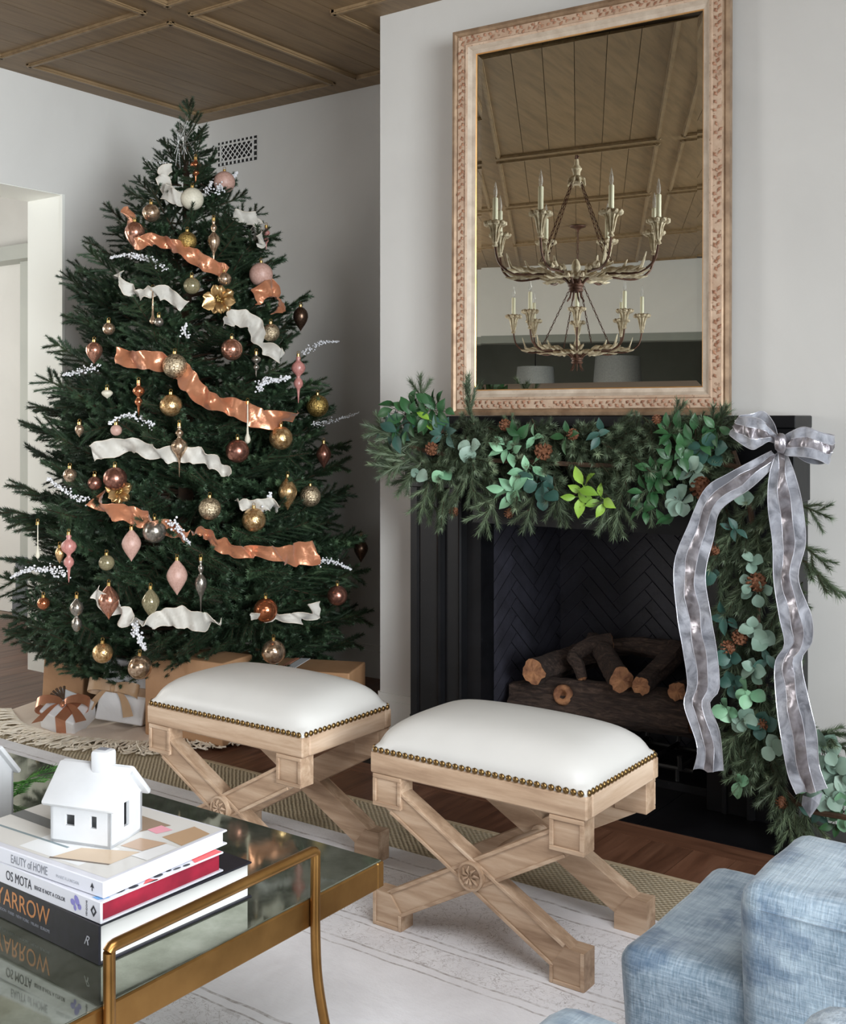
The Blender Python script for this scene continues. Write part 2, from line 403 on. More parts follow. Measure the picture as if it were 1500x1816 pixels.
def baseboard(name, x0, y0, x1, y1, n):
    b = MB(); n = Vector(n); lo = (min(x0, x1), min(y0, y1)); hi = (max(x0, x1), max(y0, y1))
    def slab(t, z0, z1):
        a = [lo[0], lo[1]]; c = [hi[0], hi[1]]
        for i in range(2):
            if n[i] > 0: c[i] += t
            elif n[i] < 0: a[i] -= t
        b.box((a[0], a[1], z0), (c[0], c[1], z1))
    slab(0.02, 0, 0.135); slab(0.012, 0.135, 0.165); return struct(b.build(name, M['white_trim']))
baseboard('baseboard_back', XL, YB, XC, YB, (0, -1, 0))
baseboard('baseboard_left', XL, JY, XL, YB, (1, 0, 0))
baseboard('baseboard_chimney', XC, YC, -2.69, YC, (0, -1, 0))
baseboard('baseboard_chimney_side', XC, YC, XC, YB, (-1, 0, 0))
baseboard('baseboard_right', -1.12, YC, XR, YC, (0, -1, 0))

# vent grille high on the alcove wall
vc = (uy(388, 255, YB) + uy(455, 282, YB)) / 2; vw = 0.302; vh = 0.135
vg = thing('vent_grille', 'white plaster vent grille with diamond lattice high on alcove wall', 'vent', (vc.x, YB, vc.z))
b = MB(); b.box((-vw / 2, -0.003, -vh / 2), (vw / 2, 0.0, vh / 2)); b.build('dark_opening', M['black_iron'], vg)
b = MB(); iw, ih = vw / 2 - 0.024, vh / 2 - 0.020
for s in (-1, 1):
    b.box((s * iw - 0.004, -0.010, -ih - 0.004), (s * iw + 0.004, -0.003, ih + 0.004)); b.box((-iw, -0.010, s * ih - 0.004), (iw, -0.003, s * ih + 0.004))
for i in range(9):
    xx = -iw + 2 * iw * i / 8
    for s in (-1, 1): b.box((xx - 0.004, -0.009, s * ih if s > 0 else -vh / 2), (xx + 0.004, -0.003, vh / 2 if s > 0 else -ih))
for i in range(4):
    zz = -ih + 2 * ih * i / 3
    for s in (-1, 1): b.box((iw if s > 0 else -vw / 2, -0.009, zz - 0.004), (vw / 2 if s > 0 else -iw, -0.003, zz + 0.004))
b.build('grille_frame', M['wall'], vg)
st = 0.036
for s in (-1, 1):
    c = -iw - ih
    while c < iw + ih:
        pts = []
        # line x = c + s*z
        z0, z1 = -ih, ih
        x0, x1 = c + s * z0, c + s * z1
        def cl(x0, z0, x1, z1):
            t0, t1 = 0.0, 1.0; dx = x1 - x0
            for bound, sg in ((-iw, 1), (iw, -1)):
                p = -dx * sg; q = (x0 - bound) * sg
                if abs(p) < 1e-9: continue
                r = q / p
                if p < 0: t0 = max(t0, r)
                else: t1 = min(t1, r)
            return t0, t1
        t0, t1 = cl(x0, z0, x1, z1)
        if t1 - t0 > 0.08:
            A = Vector((x0 + (x1 - x0) * t0, -0.0075 - 0.001 * s, z0 + (z1 - z0) * t0)); B = Vector((x0 + (x1 - x0) * t1, -0.0075 - 0.001 * s, z0 + (z1 - z0) * t1))
            b = MB(); b.tube([A, B], 0.0032, 4); b.build('lattice_bar', M['wall'], vg)
        c += st

# ------------------------------------------------------------------ fireplace
YE, YP = 3.61, 3.64
XFL, XFR, OL, OR = -2.68, -1.13, -2.374, -1.436
fp = thing('fireplace', 'black stone fireplace surround with stepped pilasters, mantel shelf and herringbone firebox', 'fireplace', ((XFL + XFR) / 2, YC, 0))
FX = Matrix.Translation((-(XFL + XFR) / 2, -YC, 0))
b = MB(); b.box((XFL - 0.006, YE - 0.006, 1.292), (XFR + 0.006, YC, 1.333), FX, 0.003); b.build('mantel_shelf', M['stone'], fp)
b = MB(); b.box((XFL, YE, 1.052), (XFR, YC, 1.292), FX, 0.003); b.build('frieze', M['stone'], fp)
b = MB(); b.box((OL - 0.02, YP + 0.03, 0.92), (OR + 0.02, YC + 0.05, 1.052), FX); b.build('lintel', M['stone'], fp)
for side in (1, -1):
    wd = 0.306; b = MB()
    prof = [(0, 0.14), (0, 0.0), (0.10, 0.0), (0.13, 0.004), (0.16, 0.0), (0.42, 0.0), (0.44, -0.010), (0.47, -0.013), (0.50, -0.010), (0.52, 0.012), (0.73, 0.012), (0.745, 0.002), (0.77, -0.001), (0.795, 0.003), (0.81, 0.035), (1.0, 0.045), (1.0, 0.14)]
    pts = [((XFL + 0.008 + u * wd) if side > 0 else (XFR - 0.008 - u * wd), YP + d) for u, d in prof]
    if side < 0: pts = pts[::-1]
    b.prism(pts[::-1], 0.0, 1.052, FX); b.build('pilaster', M['stone'], fp)
    b = MB(); xa, xb = (XFL - 0.004, XFL + 0.308) if side > 0 else (XFR - 0.308, XFR + 0.004)
    b.box((xa, YP - 0.012 + 0.02, 0.0), (xb, YP + 0.12, 0.135), FX, 0.003); b.build('plinth_block', M['stone'], fp)
# firebox lining
BY = 4.20; BLx, BRx = -2.30, -1.51; FZ = 0.03; FT = 1.0
def lining(name, p0, p1, z0, z1, flip):
    p0 = Vector(p0); p1 = Vector(p1); d = (p1 - p0); L = d.length; d.normalize(); n = Vector((-d.y, d.x, 0)) * flip
    Mx = FX @ frame_mat(d, n, (0, 0, 1), p0)
    b = MB(); b.box((0, -0.05, z0), (L, 0.0, z1), Mx); wallo = b.build(name, M['mortar'], fp)
    bl, bw, g = 0.20, 0.05, 0.0022
    n_ = 0
    for i in range(-6, 16):
        for j in range(-24, 34):
            for horiz in (0, 1):
                # classic 45 degree herringbone
                ax = i * (bl) * 1.0; 
                u0 = j * bw + i * bl; v0 = j * bw - i * bl
                if horiz: r = [(u0, v0), (u0 + bl, v0), (u0 + bl, v0 + bw), (u0, v0 + bw)]
                else: r = [(u0 - 0.0, v0 + bw), (u0 + bw, v0 + bw), (u0 + bw, v0 + bw + bl), (u0, v0 + bw + bl)]
                cxm = sum(q[0] for q in r) / 4; cym = sum(q[1] for q in r) / 4
                r = [(cxm + (q[0] - cxm) * (1 - 2 * g / (bl if (horiz == 1) else bw)), cym + (q[1] - cym) * (1 - 2 * g / (bw if horiz == 1 else bl))) for q in r]
                c45 = math.sqrt(0.5)
                r = [((q[0] - q[1]) * c45, (q[0] + q[1]) * c45 - 0.6) for q in r]
                pl = clip(r, 0.003, L - 0.003, z0 + 0.003, z1)
                if len(pl) < 3: continue
                ar = abs(sum(pl[k - 1][0] * pl[k][1] - pl[k][0] * pl[k - 1][1] for k in range(len(pl)))) / 2
                if ar < 0.0006: continue
                b = MB(); t = 0.006 + rnd.random() * 0.0015
                m_ = len(pl)
                b.add([(x_, 0, z_) for x_, z_ in pl] + [(x_, t, z_) for x_, z_ in pl],
                      [tuple(range(m_, 2 * m_)), tuple(reversed(range(m_)))] + [(k, (k + 1) % m_, m_ + (k + 1) % m_, m_ + k) for k in range(m_)], Mx)
                b.build('firebrick', M['brick'], fp); n_ += 1
    return n_
nb = lining('firebox_side', (OL, YP + 0.14, 0), (BLx, BY, 0), FZ, FT, -1)
nb += lining('firebox_back', (BLx, BY, 0), (BRx, BY, 0), FZ, FT, -1)
nb += lining('firebox_side', (BRx, BY, 0), (OR, YP + 0.14, 0), FZ, FT, -1)
print('bricks', nb)
b = MB(); b.box((OL - 0.01, YP + 0.13, 0.0), (OR + 0.01, BY + 0.06, FZ), FX); b.build('firebox_floor', M['stone'], fp)
b = MB(); b.box((OL - 0.01, YP + 0.13, FT), (OR + 0.01, BY + 0.06, FT + 0.01), FX); b.build('firebox_top', M['mortar'], fp)

# logs and grate
def barkmat():
    s = NT('dark bark'); v = s.coord((1, 1, 1)); vs = s.coord((3, 14, 14))
    f = s.noise(vs, 4, 8, 0.7, 1.0); g = s.noise(v, 7, 4)
    c = s.ramp(f, [(0.32, lin(30, 24, 22)), (0.5, lin(74, 58, 50)), (0.72, lin(122, 100, 86))])
    s.set(s.mix(s.math('MULTIPLY', g, 0.5), c, lin(60, 44, 38)), 0.9); s.bump(f, 1.0, 0.02); return s.m
M['bark'] = barkmat()
M['cut'] = simple('cut log end', lin(112, 72, 50), lin(172, 122, 84), rough=0.85, scale=25, bump=0.4)
gr = thing('fire_grate', 'black iron grate under the logs in the firebox', 'grate', (-1.90, 3.93, FZ))
for i in range(6):
    b = MB(); xx = -0.32 + 0.128 * i; b.tube([(xx, -0.17, 0.10), (xx, -0.165, 0.055), (xx, 0.12, 0.055), (xx, 0.14, 0.10)], 0.009, 6); b.build('bar', M['black_iron'], gr)
for yy in (-0.14, 0.1):
    b = MB(); b.tube([(-0.36, yy, 0.045), (0.36, yy, 0.045)], 0.008, 6); b.build('cross_bar', M['black_iron'], gr)
    for s in (-1, 1):
        b = MB(); b.tube([(s * 0.30, yy, 0.045), (s * 0.30, yy, 0.0)], 0.008, 6); b.build('leg', M['black_iron'], gr)
def log(label, pts, rad, seed, knots=(), cut0=True, cut1=True, hole=None):
    r = random.Random(seed); P = catmull(pts, 9); m = len(P); n = 22; c = sum(P, Vector()) / m
    t = thing('log', label, 'log', tuple(P[0]), 0, 'logs in the fireplace'); o = P[0]
    rr = [rad[0] + (rad[1] - rad[0]) * i / (m - 1) for i in range(m)]
    b = MB(); b.tube([p - o for p in P], rr, n, cap=False)
    vs = []
    ridge = [r.uniform(-0.13, 0.13) for _ in range(n)]
    for i in range(m):
        for k in range(n):
            v = Vector(b.v[i * n + k]); cc = P[i] - o
            vs.append(tuple(cc + (v - cc) * (1 + ridge[k] + r.uniform(-0.05, 0.05))))
    b.v = vs; bark = b.build('bark', M['bark'], t, smooth=True)
    for i, on in ((0, cut0), (m - 1, cut1)):
        if not on: continue
        ring = [Vector(vs[i * n + k]) for k in range(n)]; cc = sum(ring, Vector()) / n
        out = (P[i] - P[i + (1 if i == 0 else -1)]).normalized()
        e = MB(); e.add([cc + out * 0.004] + [cc + (q - cc) * 0.5 + out * r.uniform(0, 0.006) for q in ring] + [cc + (q - cc) * 0.97 for q in ring],
                        [(0, 1 + k, 1 + (k + 1) % n) for k in range(n)] + [(1 + k, 1 + n + k, 1 + n + (k + 1) % n, 1 + (k + 1) % n) for k in range(n)])
        e.build('cut_end', M['cut'], t)
    if hole:
        p, nrm, rad_ = hole; q = Vector(nrm).to_track_quat('Z', 'Y').to_matrix().to_4x4(); q.translation = Vector(p) - o
        e = MB(); e.lathe([(rad_ * 0.35, -0.012), (rad_ * 0.5, -0.002), (rad_ * 0.75, 0.008), (rad_, 0.006), (rad_ * 1.25, -0.012)], 14, q)
        e.build('knot_hole', M['cut'], t, smooth='all')
    return t
yl = 3.87
a0 = uy(918, 1246, yl); a1 = uy(1000, 1240, yl); a2 = uy(1120, 1255, yl); a3 = uy(1235, 1268, yl)
log('thick dark-barked front log with a pale knot hole lying across the grate', [a0, a1, a2, a3], (0.078, 0.084), 1, hole=(uy(996, 1232, yl - 0.078), (0, -1, 0.25), 0.034))
log('log angled on the left with a broad orange cut end over the front log', [uy(946, 1192, 3.76), uy(968, 1186, 3.88), uy(1022, 1168, 4.02), uy(1060, 1158, 4.06)], (0.047, 0.05), 2)
log('thin crooked branch with small cut tip standing over the left log', [uy(1033, 1204, 3.84), uy(1026, 1180, 3.86), uy(1018, 1165, 3.90), uy(1045, 1145, 3.97), uy(1085, 1138, 4.02)], (0.018, 0.034), 3)
log('forked log leaning toward the room with a ragged pale end at the middle', [uy(1102, 1206, 3.76), uy(1088, 1188, 3.87), uy(1072, 1160, 3.96), uy(1050, 1140, 4.05)], (0.046, 0.04), 4)
log('slim log pointing down left with a slanted pale cut on the right', [uy(1136, 1216, 3.76), uy(1158, 1196, 3.88), uy(1190, 1165, 3.94), uy(1200, 1150, 3.99)], (0.034, 0.042), 5)
log('rear log lying level along the back of the fire behind the others', [uy(1080, 1148, 4.06), uy(1130, 1146, 4.05), uy(1200, 1156, 4.02), uy(1235, 1160, 4.0)], (0.03, 0.046), 6)
log('short log at the right end with an orange end beside the silver ribbon', [uy(1200, 1226, 3.78), uy(1215, 1222, 3.90), uy(1250, 1215, 3.98)], (0.034, 0.04), 8)

# ------------------------------------------------------------------ mirror
TL_, PS_ = math.radians(0.5), math.radians(3.5)
mx = Vector((math.cos(PS_), math.sin(PS_), 0)); mn = Vector((math.sin(PS_) * math.cos(TL_), -math.cos(PS_) * math.cos(TL_), math.sin(TL_))); mu = mn.cross(mx) * -1
if mu.z < 0: mu = -mu
mir = thing('wall_mirror', 'tall gilt framed mirror with carved leaf border leaning on the mantel', 'mirror', (-1.923, 3.690, 1.335))
mir.rotation_euler = frame_mat(mx, -mn, mu, (0, 0, 0)).to_euler()
MW, MH = 1.093, 1.498
def framemat():
    s = NT('worn pink gilt'); v = s.coord(); f = s.noise(v, 14, 5, 0.6); g = s.noise(v, 60, 4)
    c = s.ramp(f, [(0.3, lin(184, 152, 128)), (0.6, lin(208, 182, 158))]); c = s.mix(s.math('MULTIPLY', s.math('GREATER_THAN', g, 0.62), 0.6), c, lin(140, 104, 80))
    s.set(c, 0.5, 0.1); s.bump(g, 0.3, 0.004); return s.m
M['frame'] = framemat()
M['frame_dark'] = simple('bronze frame line', lin(140, 114, 90), lin(176, 148, 120), rough=0.45, metal=0.3, scale=20)
M['frame_cream'] = simple('worn cream frame', lin(184, 166, 148), lin(208, 192, 174), rough=0.5, scale=18)
M['leafcarve'] = simple('rubbed terracotta leaf carving', lin(138, 92, 68), lin(188, 142, 112), rough=0.55, scale=30)
M['gilt'] = simple('bright gilt edge', lin(214, 158, 96), lin(232, 180, 120), rough=0.35, metal=0.6)
# rail profile: (offset in from the outer edge, height toward the viewer)
PR = [(0.0, 0.0), (0.0, 0.030), (0.012, 0.034), (0.020, 0.026), (0.026, 0.030), (0.058, 0.030), (0.062, 0.036), (0.070, 0.032), (0.082, 0.018), (0.096, 0.014), (0.100, 0.010)]
matseg = [0, 0, 0, 0, 1, 1, 1, 2, 2, 3]
def rail(p0, p1, inward):
    p0 = Vector(p0); p1 = Vector(p1); d = (p1 - p0).normalized(); inw = Vector(inward); b = MB(); n = len(PR)
    for i, (o, h) in enumerate(PR):
        for s_, p in ((1, p0), (-1, p1)):
            b.v.append(tuple(p + inw * o + d * o * s_ + Vector((0, -h, 0))))
    for i in range(n - 1): b.f.append((2 * i, 2 * i + 1, 2 * i + 3, 2 * i + 2)); b.mi.append(matseg[i])
    b.f.append((0, 2 * n - 2, 2 * n - 1, 1)); b.mi.append(0)
    return b.build('frame_rail', [M['frame_dark'], M['frame'], M['frame_cream'], M['gilt']], mir)
hw = MW / 2
corn = [(-hw, 0, 0), (hw, 0, 0), (hw, 0, MH), (-hw, 0, MH)]
inws = [(0, 0, 1), (-1, 0, 0), (0, 0, -1), (1, 0, 0)]
lb = MB(); lb.add([(0, 0, 0), (0.5, 0.32, 0.22), (1, 0, 0.05), (0.5, -0.32, 0.22), (0.5, 0, 0.34)], [(0, 4, 1), (1, 4, 2), (2, 4, 3), (3, 4, 0)])
for i in range(4):
    p0, p1 = Vector(corn[i]), Vector(corn[(i + 1) % 4]); r_ = rail(p0, p1, inws[i])
    d = (p1 - p0); L = d.length; d.normalize(); inw = Vector(inws[i]); b = MB(); cnt = int((L - 0.07) / 0.026); rl = random.Random(i)
    for k in range(cnt):
        q = p0 + d * (0.035 + 0.026 * (k + 0.5)) + inw * (0.042 + rl.uniform(-0.002, 0.002)) + Vector((0, -0.0308, 0))
        for s_ in (1, -1):
            if rl.random() < 0.12: continue
            q = q + d * 0.009 * (1 if s_ < 0 else 0); ang = rl.uniform(0.35, 1.0) * s_; dd = (d * math.cos(ang) + inw * math.sin(ang)); pp = dd.cross(Vector((0, -1, 0)))
            b.add(lb.v, lb.f, frame_mat(dd * rl.uniform(0.017, 0.025), pp * rl.uniform(0.014, 0.021), Vector((0, -1, 0)) * 0.016, q))
    w_ = stuff(b.build('carved_leaves', M['leafcarve'], r_))
s = NT('mirror silver'); s.set(lin(232, 234, 226), 0.004, 1.0); M['mirror'] = s.m
g0 = 0.098; bv = 0.022
b = MB(); y0 = -0.008
xa, xb, za, zb = -hw + g0 + bv, hw - g0 - bv, g0 + bv, MH - g0 - bv
b.add([(xa, y0, za), (xb, y0, za), (xb, y0, zb), (xa, y0, zb)], [(0, 1, 2, 3)]); b.build('mirror_glass', M['mirror'], mir)
b = MB(); X0, X1, Z0, Z1 = -hw + g0, hw - g0, g0, MH - g0
b.add([(xa, y0, za), (xb, y0, za), (X1, -0.0050, Z0), (X0, -0.0050, Z0)], [(3, 2, 1, 0)]); y1 = -0.0074
b.add([(xa, y0, za), (xb, y0, za), (xb, y0, zb), (xa, y0, zb), (X0, y1, Z0), (X1, y1, Z0), (X1, y1, Z1), (X0, y1, Z1)],
      [(5, 6, 2, 1), (6, 7, 3, 2), (7, 4, 0, 3)]); b.build('mirror_bevel', M['mirror'], mir)
b = MB(); b.box((-hw + 0.005, -0.005, 0.005), (hw - 0.005, 0.0, MH - 0.005)); b.build('backing_board', M['frame_dark'], mir)

# ------------------------------------------------------------------ chandeliers (seen in the mirror)
M['carved'] = simple('distressed carved wood', lin(166, 148, 122), lin(214, 202, 178), rough=0.7, scale=30, bump=0.5, bscale=80)
M['rust'] = simple('dark rusted iron', lin(70, 44, 34), lin(96, 64, 50), rough=0.6, metal=0.4, scale=40)
M['candle'] = simple('ivory candle sleeve', lin(226, 222, 196), lin(238, 236, 214), rough=0.6, scale=10)
s = NT('clear bulb glass'); s.set((0.95, 0.95, 0.95, 1), 0.02, 0.0); s.b.inputs['Transmission Weight'].default_value = 0.85; s.b.inputs['IOR'].default_value = 1.3; M['bulb'] = s.m
def chain(name, p0, p1, par, rr=0.008):
    p0 = Vector(p0); p1 = Vector(p1); d = p1 - p0; n = max(2, int(d.length / (rr * 3.0))); b = MB(); q = d.to_track_quat('Z', 'Y').to_matrix().to_4x4()
    for i in range(n):
        R = q @ Matrix.Rotation(math.pi / 2 * (i % 2), 4, 'Z'); R.translation = p0 + d * ((i + 0.5) / n)
        pts = [(rr * 0.62 * math.cos(a), 0, rr * 1.9 * math.sin(a)) for a in [2 * math.pi * k / 8 for k in range(9)]]
        b.tube(pts, rr * 0.26, 4, R, cap=False)
    return b.build(name, M['rust'], par)
def chandelier(loc, rotz, zoff, canopy, label):
    c = thing('chandelier', label, 'chandelier', loc, 0, 'candle chandeliers along the room')
    inner = 0.0
    H0 = 2.15 + zoff - loc[2]
    R = lambda a: Matrix.Rotation(a + rotz, 4, 'Z')
    b = MB(); b.lathe([(0.02, H0 - 0.03), (0.045, H0 - 0.025), (0.05, H0 - 0.012), (0.043, H0 - 0.008), (0.043, H0 + 0.006), (0.05, H0 + 0.01), (0.05, H0 + 0.024), (0.043, H0 + 0.028), (0.04, H0 + 0.05), (0.02, H0 + 0.055)], 20); b.build('hub_band', M['rust'], c, smooth=True)
    b = MB()
    for k in range(8): b.tube([R(k * math.pi / 4) @ Vector(p) for p in ((0.03, 0, H0 - 0.02), (0.038, 0, H0 - 0.06), (0.058, 0, H0 - 0.085))], [0.006, 0.006, 0.003], 5)
    b.build('hub_spikes', M['rust'], c)
    b = MB(); b.lathe([(0.016, H0 + 0.04), (0.034, H0 + 0.07), (0.02, H0 + 0.10), (0.03, H0 + 0.13), (0.022, H0 + 0.16), (0.01, H0 + 0.18)], 12); b.build('centre_finial', M['carved'], c, smooth=True)
    CR = H0 + 0.70
    b = MB(); b.lathe([(0.03, CR - 0.05), (0.045, CR - 0.035), (0.02, CR - 0.01), (0.024, CR + 0.03), (0.034, CR + 0.05), (0.016, CR + 0.075), (0.012, CR + 0.11), (0.004, CR + 0.115)], 14)
    for k in range(8): b.tube([R(k * math.pi / 4) @ Vector(p) for p in ((0.015, 0, CR), (0.045, 0, CR - 0.02), (0.06, 0, CR - 0.055))], [0.012, 0.014, 0.004], 6)
    b.build('crown', M['carved'], c, smooth=True)
    chain('hanging_chain', (0, 0, CR + 0.11), (0, 0, 0.0 if not canopy else -0.02), c, 0.013)
    if canopy:
        b = MB(); b.lathe([(0.068, 0), (0.066, -0.008), (0.03, -0.02), (0.01, -0.035), (0.004, -0.05)], 20); b.build('canopy', M['rust'], c, smooth=True)
    else:
        b = MB(); b.tube([(0, 0, 0.0), (0.012, 0, -0.012), (0, 0, -0.03), (-0.01, 0, -0.02)], 0.004, 6); b.build('ceiling_hook', M['rust'], c)
    for k in range(4):
        p = R(k * math.pi / 2 + math.pi / 8) @ Vector((0.30, 0, H0 + 0.13)); q = R(k * math.pi / 2 + math.pi / 8) @ Vector((0.04, 0, CR - 0.04))
        chain('stay_chain', q, p, c, 0.0105)
    # one arm mesh set shared by all eight
    for k in range(8):
        if k == 0:
            b = MB(); b.tube(catmull([(0.03, 0, H0), (0.09, 0, H0 + 0.065), (0.24, 0, H0 + 0.075), (0.40, 0, H0 + 0.07), (0.505, 0, H0 + 0.13), (0.535, 0, H0 + 0.24)], 5), 0.0075, 6)
            me_arm = b.mesh('arm', M['rust'], True)
            b = MB()
            for st_, (r0, z0_, up) in enumerate(((0.05, 0.05, 0.05), (0.17, 0.075, 0.06), (0.29, 0.075, 0.10))):
                b.tube(catmull([(r0, 0, H0 + z0_ + 0.012), (r0 + 0.07, 0, H0 + z0_ + 0.03), (r0 + 0.13, 0, H0 + z0_ + 0.02), (r0 + 0.17, 0, H0 + z0_ + 0.02 + up)], 4), [0.012, 0.018, 0.022, 0.024, 0.026, 0.026, 0.025, 0.022, 0.019, 0.016, 0.012, 0.008, 0.004], 6, flat=0.55)
                for sg in (-1, 1):
                    b.tube([(r0 + 0.04, 0, H0 + z0_ + 0.02), (r0 + 0.09, sg * 0.035, H0 + z0_ + 0.015), (r0 + 0.15, sg * 0.055, H0 + z0_ + 0.03)], [0.014, 0.014, 0.003], 5)
                    b.tube([(r0 + 0.08, 0, H0 + z0_ + 0.02), (r0 + 0.13, sg * 0.03, H0 + z0_ + 0.005), (r0 + 0.18, sg * 0.045, H0 + z0_ + 0.015)], [0.012, 0.012, 0.003], 5)
            me_leaf = b.mesh('acanthus_leaf', M['carved'], True)
            b = MB(); b.lathe([(0.008, H0 + 0.23), (0.02, H0 + 0.238), (0.013, H0 + 0.25), (0.017, H0 + 0.30), (0.028, H0 + 0.345), (0.045, H0 + 0.375), (0.04, H0 + 0.39), (0.012, H0 + 0.392)], 12, Matrix.Translation((0.535, 0, 0)))
            for q in range(9):
                a = 2 * math.pi * q / 9; b.sphere((0.535 + 0.056 * math.cos(a), 0.056 * math.sin(a), H0 + 0.374), 0.021, sub=1, sc=(1, 1, 0.9))
                b.tube([(0.535 + 0.014 * math.cos(a), 0.014 * math.sin(a), H0 + 0.26), (0.535 + 0.03 * math.cos(a), 0.03 * math.sin(a), H0 + 0.34), (0.535 + 0.046 * math.cos(a), 0.046 * math.sin(a), H0 + 0.372)], 0.005, 4)
            me_cup = b.mesh('candle_cup', M['carved'], True)
            b = MB(); b.lathe([(0.016, H0 + 0.385), (0.016, H0 + 0.53), (0.012, H0 + 0.535)], 12, Matrix.Translation((0.535, 0, 0))); me_can = b.mesh('candle', M['candle'], True)
            b = MB(); b.lathe([(0.008, H0 + 0.535), (0.013, H0 + 0.56), (0.011, H0 + 0.585), (0.004, H0 + 0.62), (0.001, H0 + 0.635)], 10, Matrix.Translation((0.535, 0, 0))); me_bul = b.mesh('bulb', M['bulb'], True)
        a = put('arm', me_arm, c, rot=(0, 0, k * math.pi / 4 + rotz))
        put('acanthus_leaf', me_leaf, a); put('candle_cup', me_cup, a); put('candle', me_can, a); put('bulb', me_bul, a)
    return c
chandelier((-3.01, 0.922, CE), math.radians(1.9), 0.045, False, 'larger carved wood candle chandelier, the nearer one in the mirror, hung by a short chain')
chandelier((-3.86, -1.337, CE), math.radians(24.4), -0.25, True, 'smaller looking candle chandelier hung lower on a long chain behind in the mirror')

# drum pendants in the room beyond
M['shade'] = simple('grey linen drum shade', lin(176, 178, 176), lin(190, 192, 190), rough=0.9, scale=60)
for (x_, y_, zb_, zt, r_, lab) in ((-5.62, -4.6, 1.815, 2.075, 0.235, 'left grey drum shade pendant seen low in the mirror'), (-4.62, -4.6, 1.80, 2.17, 0.275, 'larger right grey drum shade pendant seen low in the mirror')):
    t = thing('pendant_lamp', lab, 'lamp', (x_, y_, CE), 0, 'drum pendants in the room beyond')
    b = MB(); zs = [(r_, zb_ - CE), (r_ * 0.9, zt - CE), (r_ * 0.88, zt - CE), (r_ * 0.98, zb_ - CE)]
    n = 32; b.v = [(rr * math.cos(2 * math.pi * k / n), rr * math.sin(2 * math.pi * k / n), z) for rr, z in zs for k in range(n)]
    b.f = [(i * n + k, i * n + (k + 1) % n, ((i + 1) % 4) * n + (k + 1) % n, ((i + 1) % 4) * n + k) for i in range(4) for k in range(n)]; b.mi = [0] * len(b.f)
    b.build('shade', M['shade'], t, smooth=True)
    b = MB(); b.tube([(0, 0, 0), (0, 0, zt - CE - 0.04)], 0.006, 6); b.build('cord', M['black_iron'], t)
    b = MB(); [b.tube([(0, 0, zt - CE - 0.02), (r_ * 0.9 * math.cos(a), r_ * 0.9 * math.sin(a), zt - CE - 0.01)], 0.004, 4) for a in (0, 2.1, 4.2)]; b.lathe([(0.02, zt - CE - 0.12), (0.02, zt - CE - 0.02)], 10); b.build('shade_fitter', M['black_iron'], t)
    b = MB(); b.lathe([(0.06, 0), (0.06, -0.02), (0.01, -0.03)], 16); b.build('ceiling_plate', M['black_iron'], t)

# ------------------------------------------------------------------ rugs
def jutemat():
    s = NT('woven jute'); v = s.coord()
    sp = s.n('ShaderNodeSeparateXYZ'); s.l(v, sp.inputs[0])
    wob = s.math('MULTIPLY', s.noise(v, 25, 2), 1.6)
    k = 2 * math.pi / 0.019
    a = s.math('SINE', s.math('ADD', s.math('MULTIPLY', sp.outputs[0], k), wob)); c = s.math('SINE', s.math('ADD', s.math('MULTIPLY', sp.outputs[1], k), wob))
    w_ = s.math('MULTIPLY', a, c); h = s.math('ADD', s.math('MULTIPLY', w_, 0.5), 0.5)
    n = s.noise(v, 70, 4)
    col = s.ramp(h, [(0.15, lin(140, 128, 108)), (0.5, lin(182, 169, 145)), (0.85, lin(212, 202, 180))])
    col = s.mix(s.math('MULTIPLY', n, 0.5), col, lin(160, 140, 100)); s.set(col, 0.9); s.bump(h, 0.8, 0.006); return s.m
M['jute'] = jutemat()
t = tag((lambda b: (b.box((-5.9, -1.9, 0.001), (1.2, 3.03, 0.009)), b.build('jute_rug', M['jute']))[1])(MB()), 'wide tan woven jute rug on the floor beneath the pale rug', 'rug')
b = MB(); b.box((-5.905, 3.018, 0.001), (1.205, 3.034, 0.0105)); b.build('rug_binding', simple('jute binding', lin(178, 160, 132), lin(192, 174, 146), rough=0.9, scale=50), t)
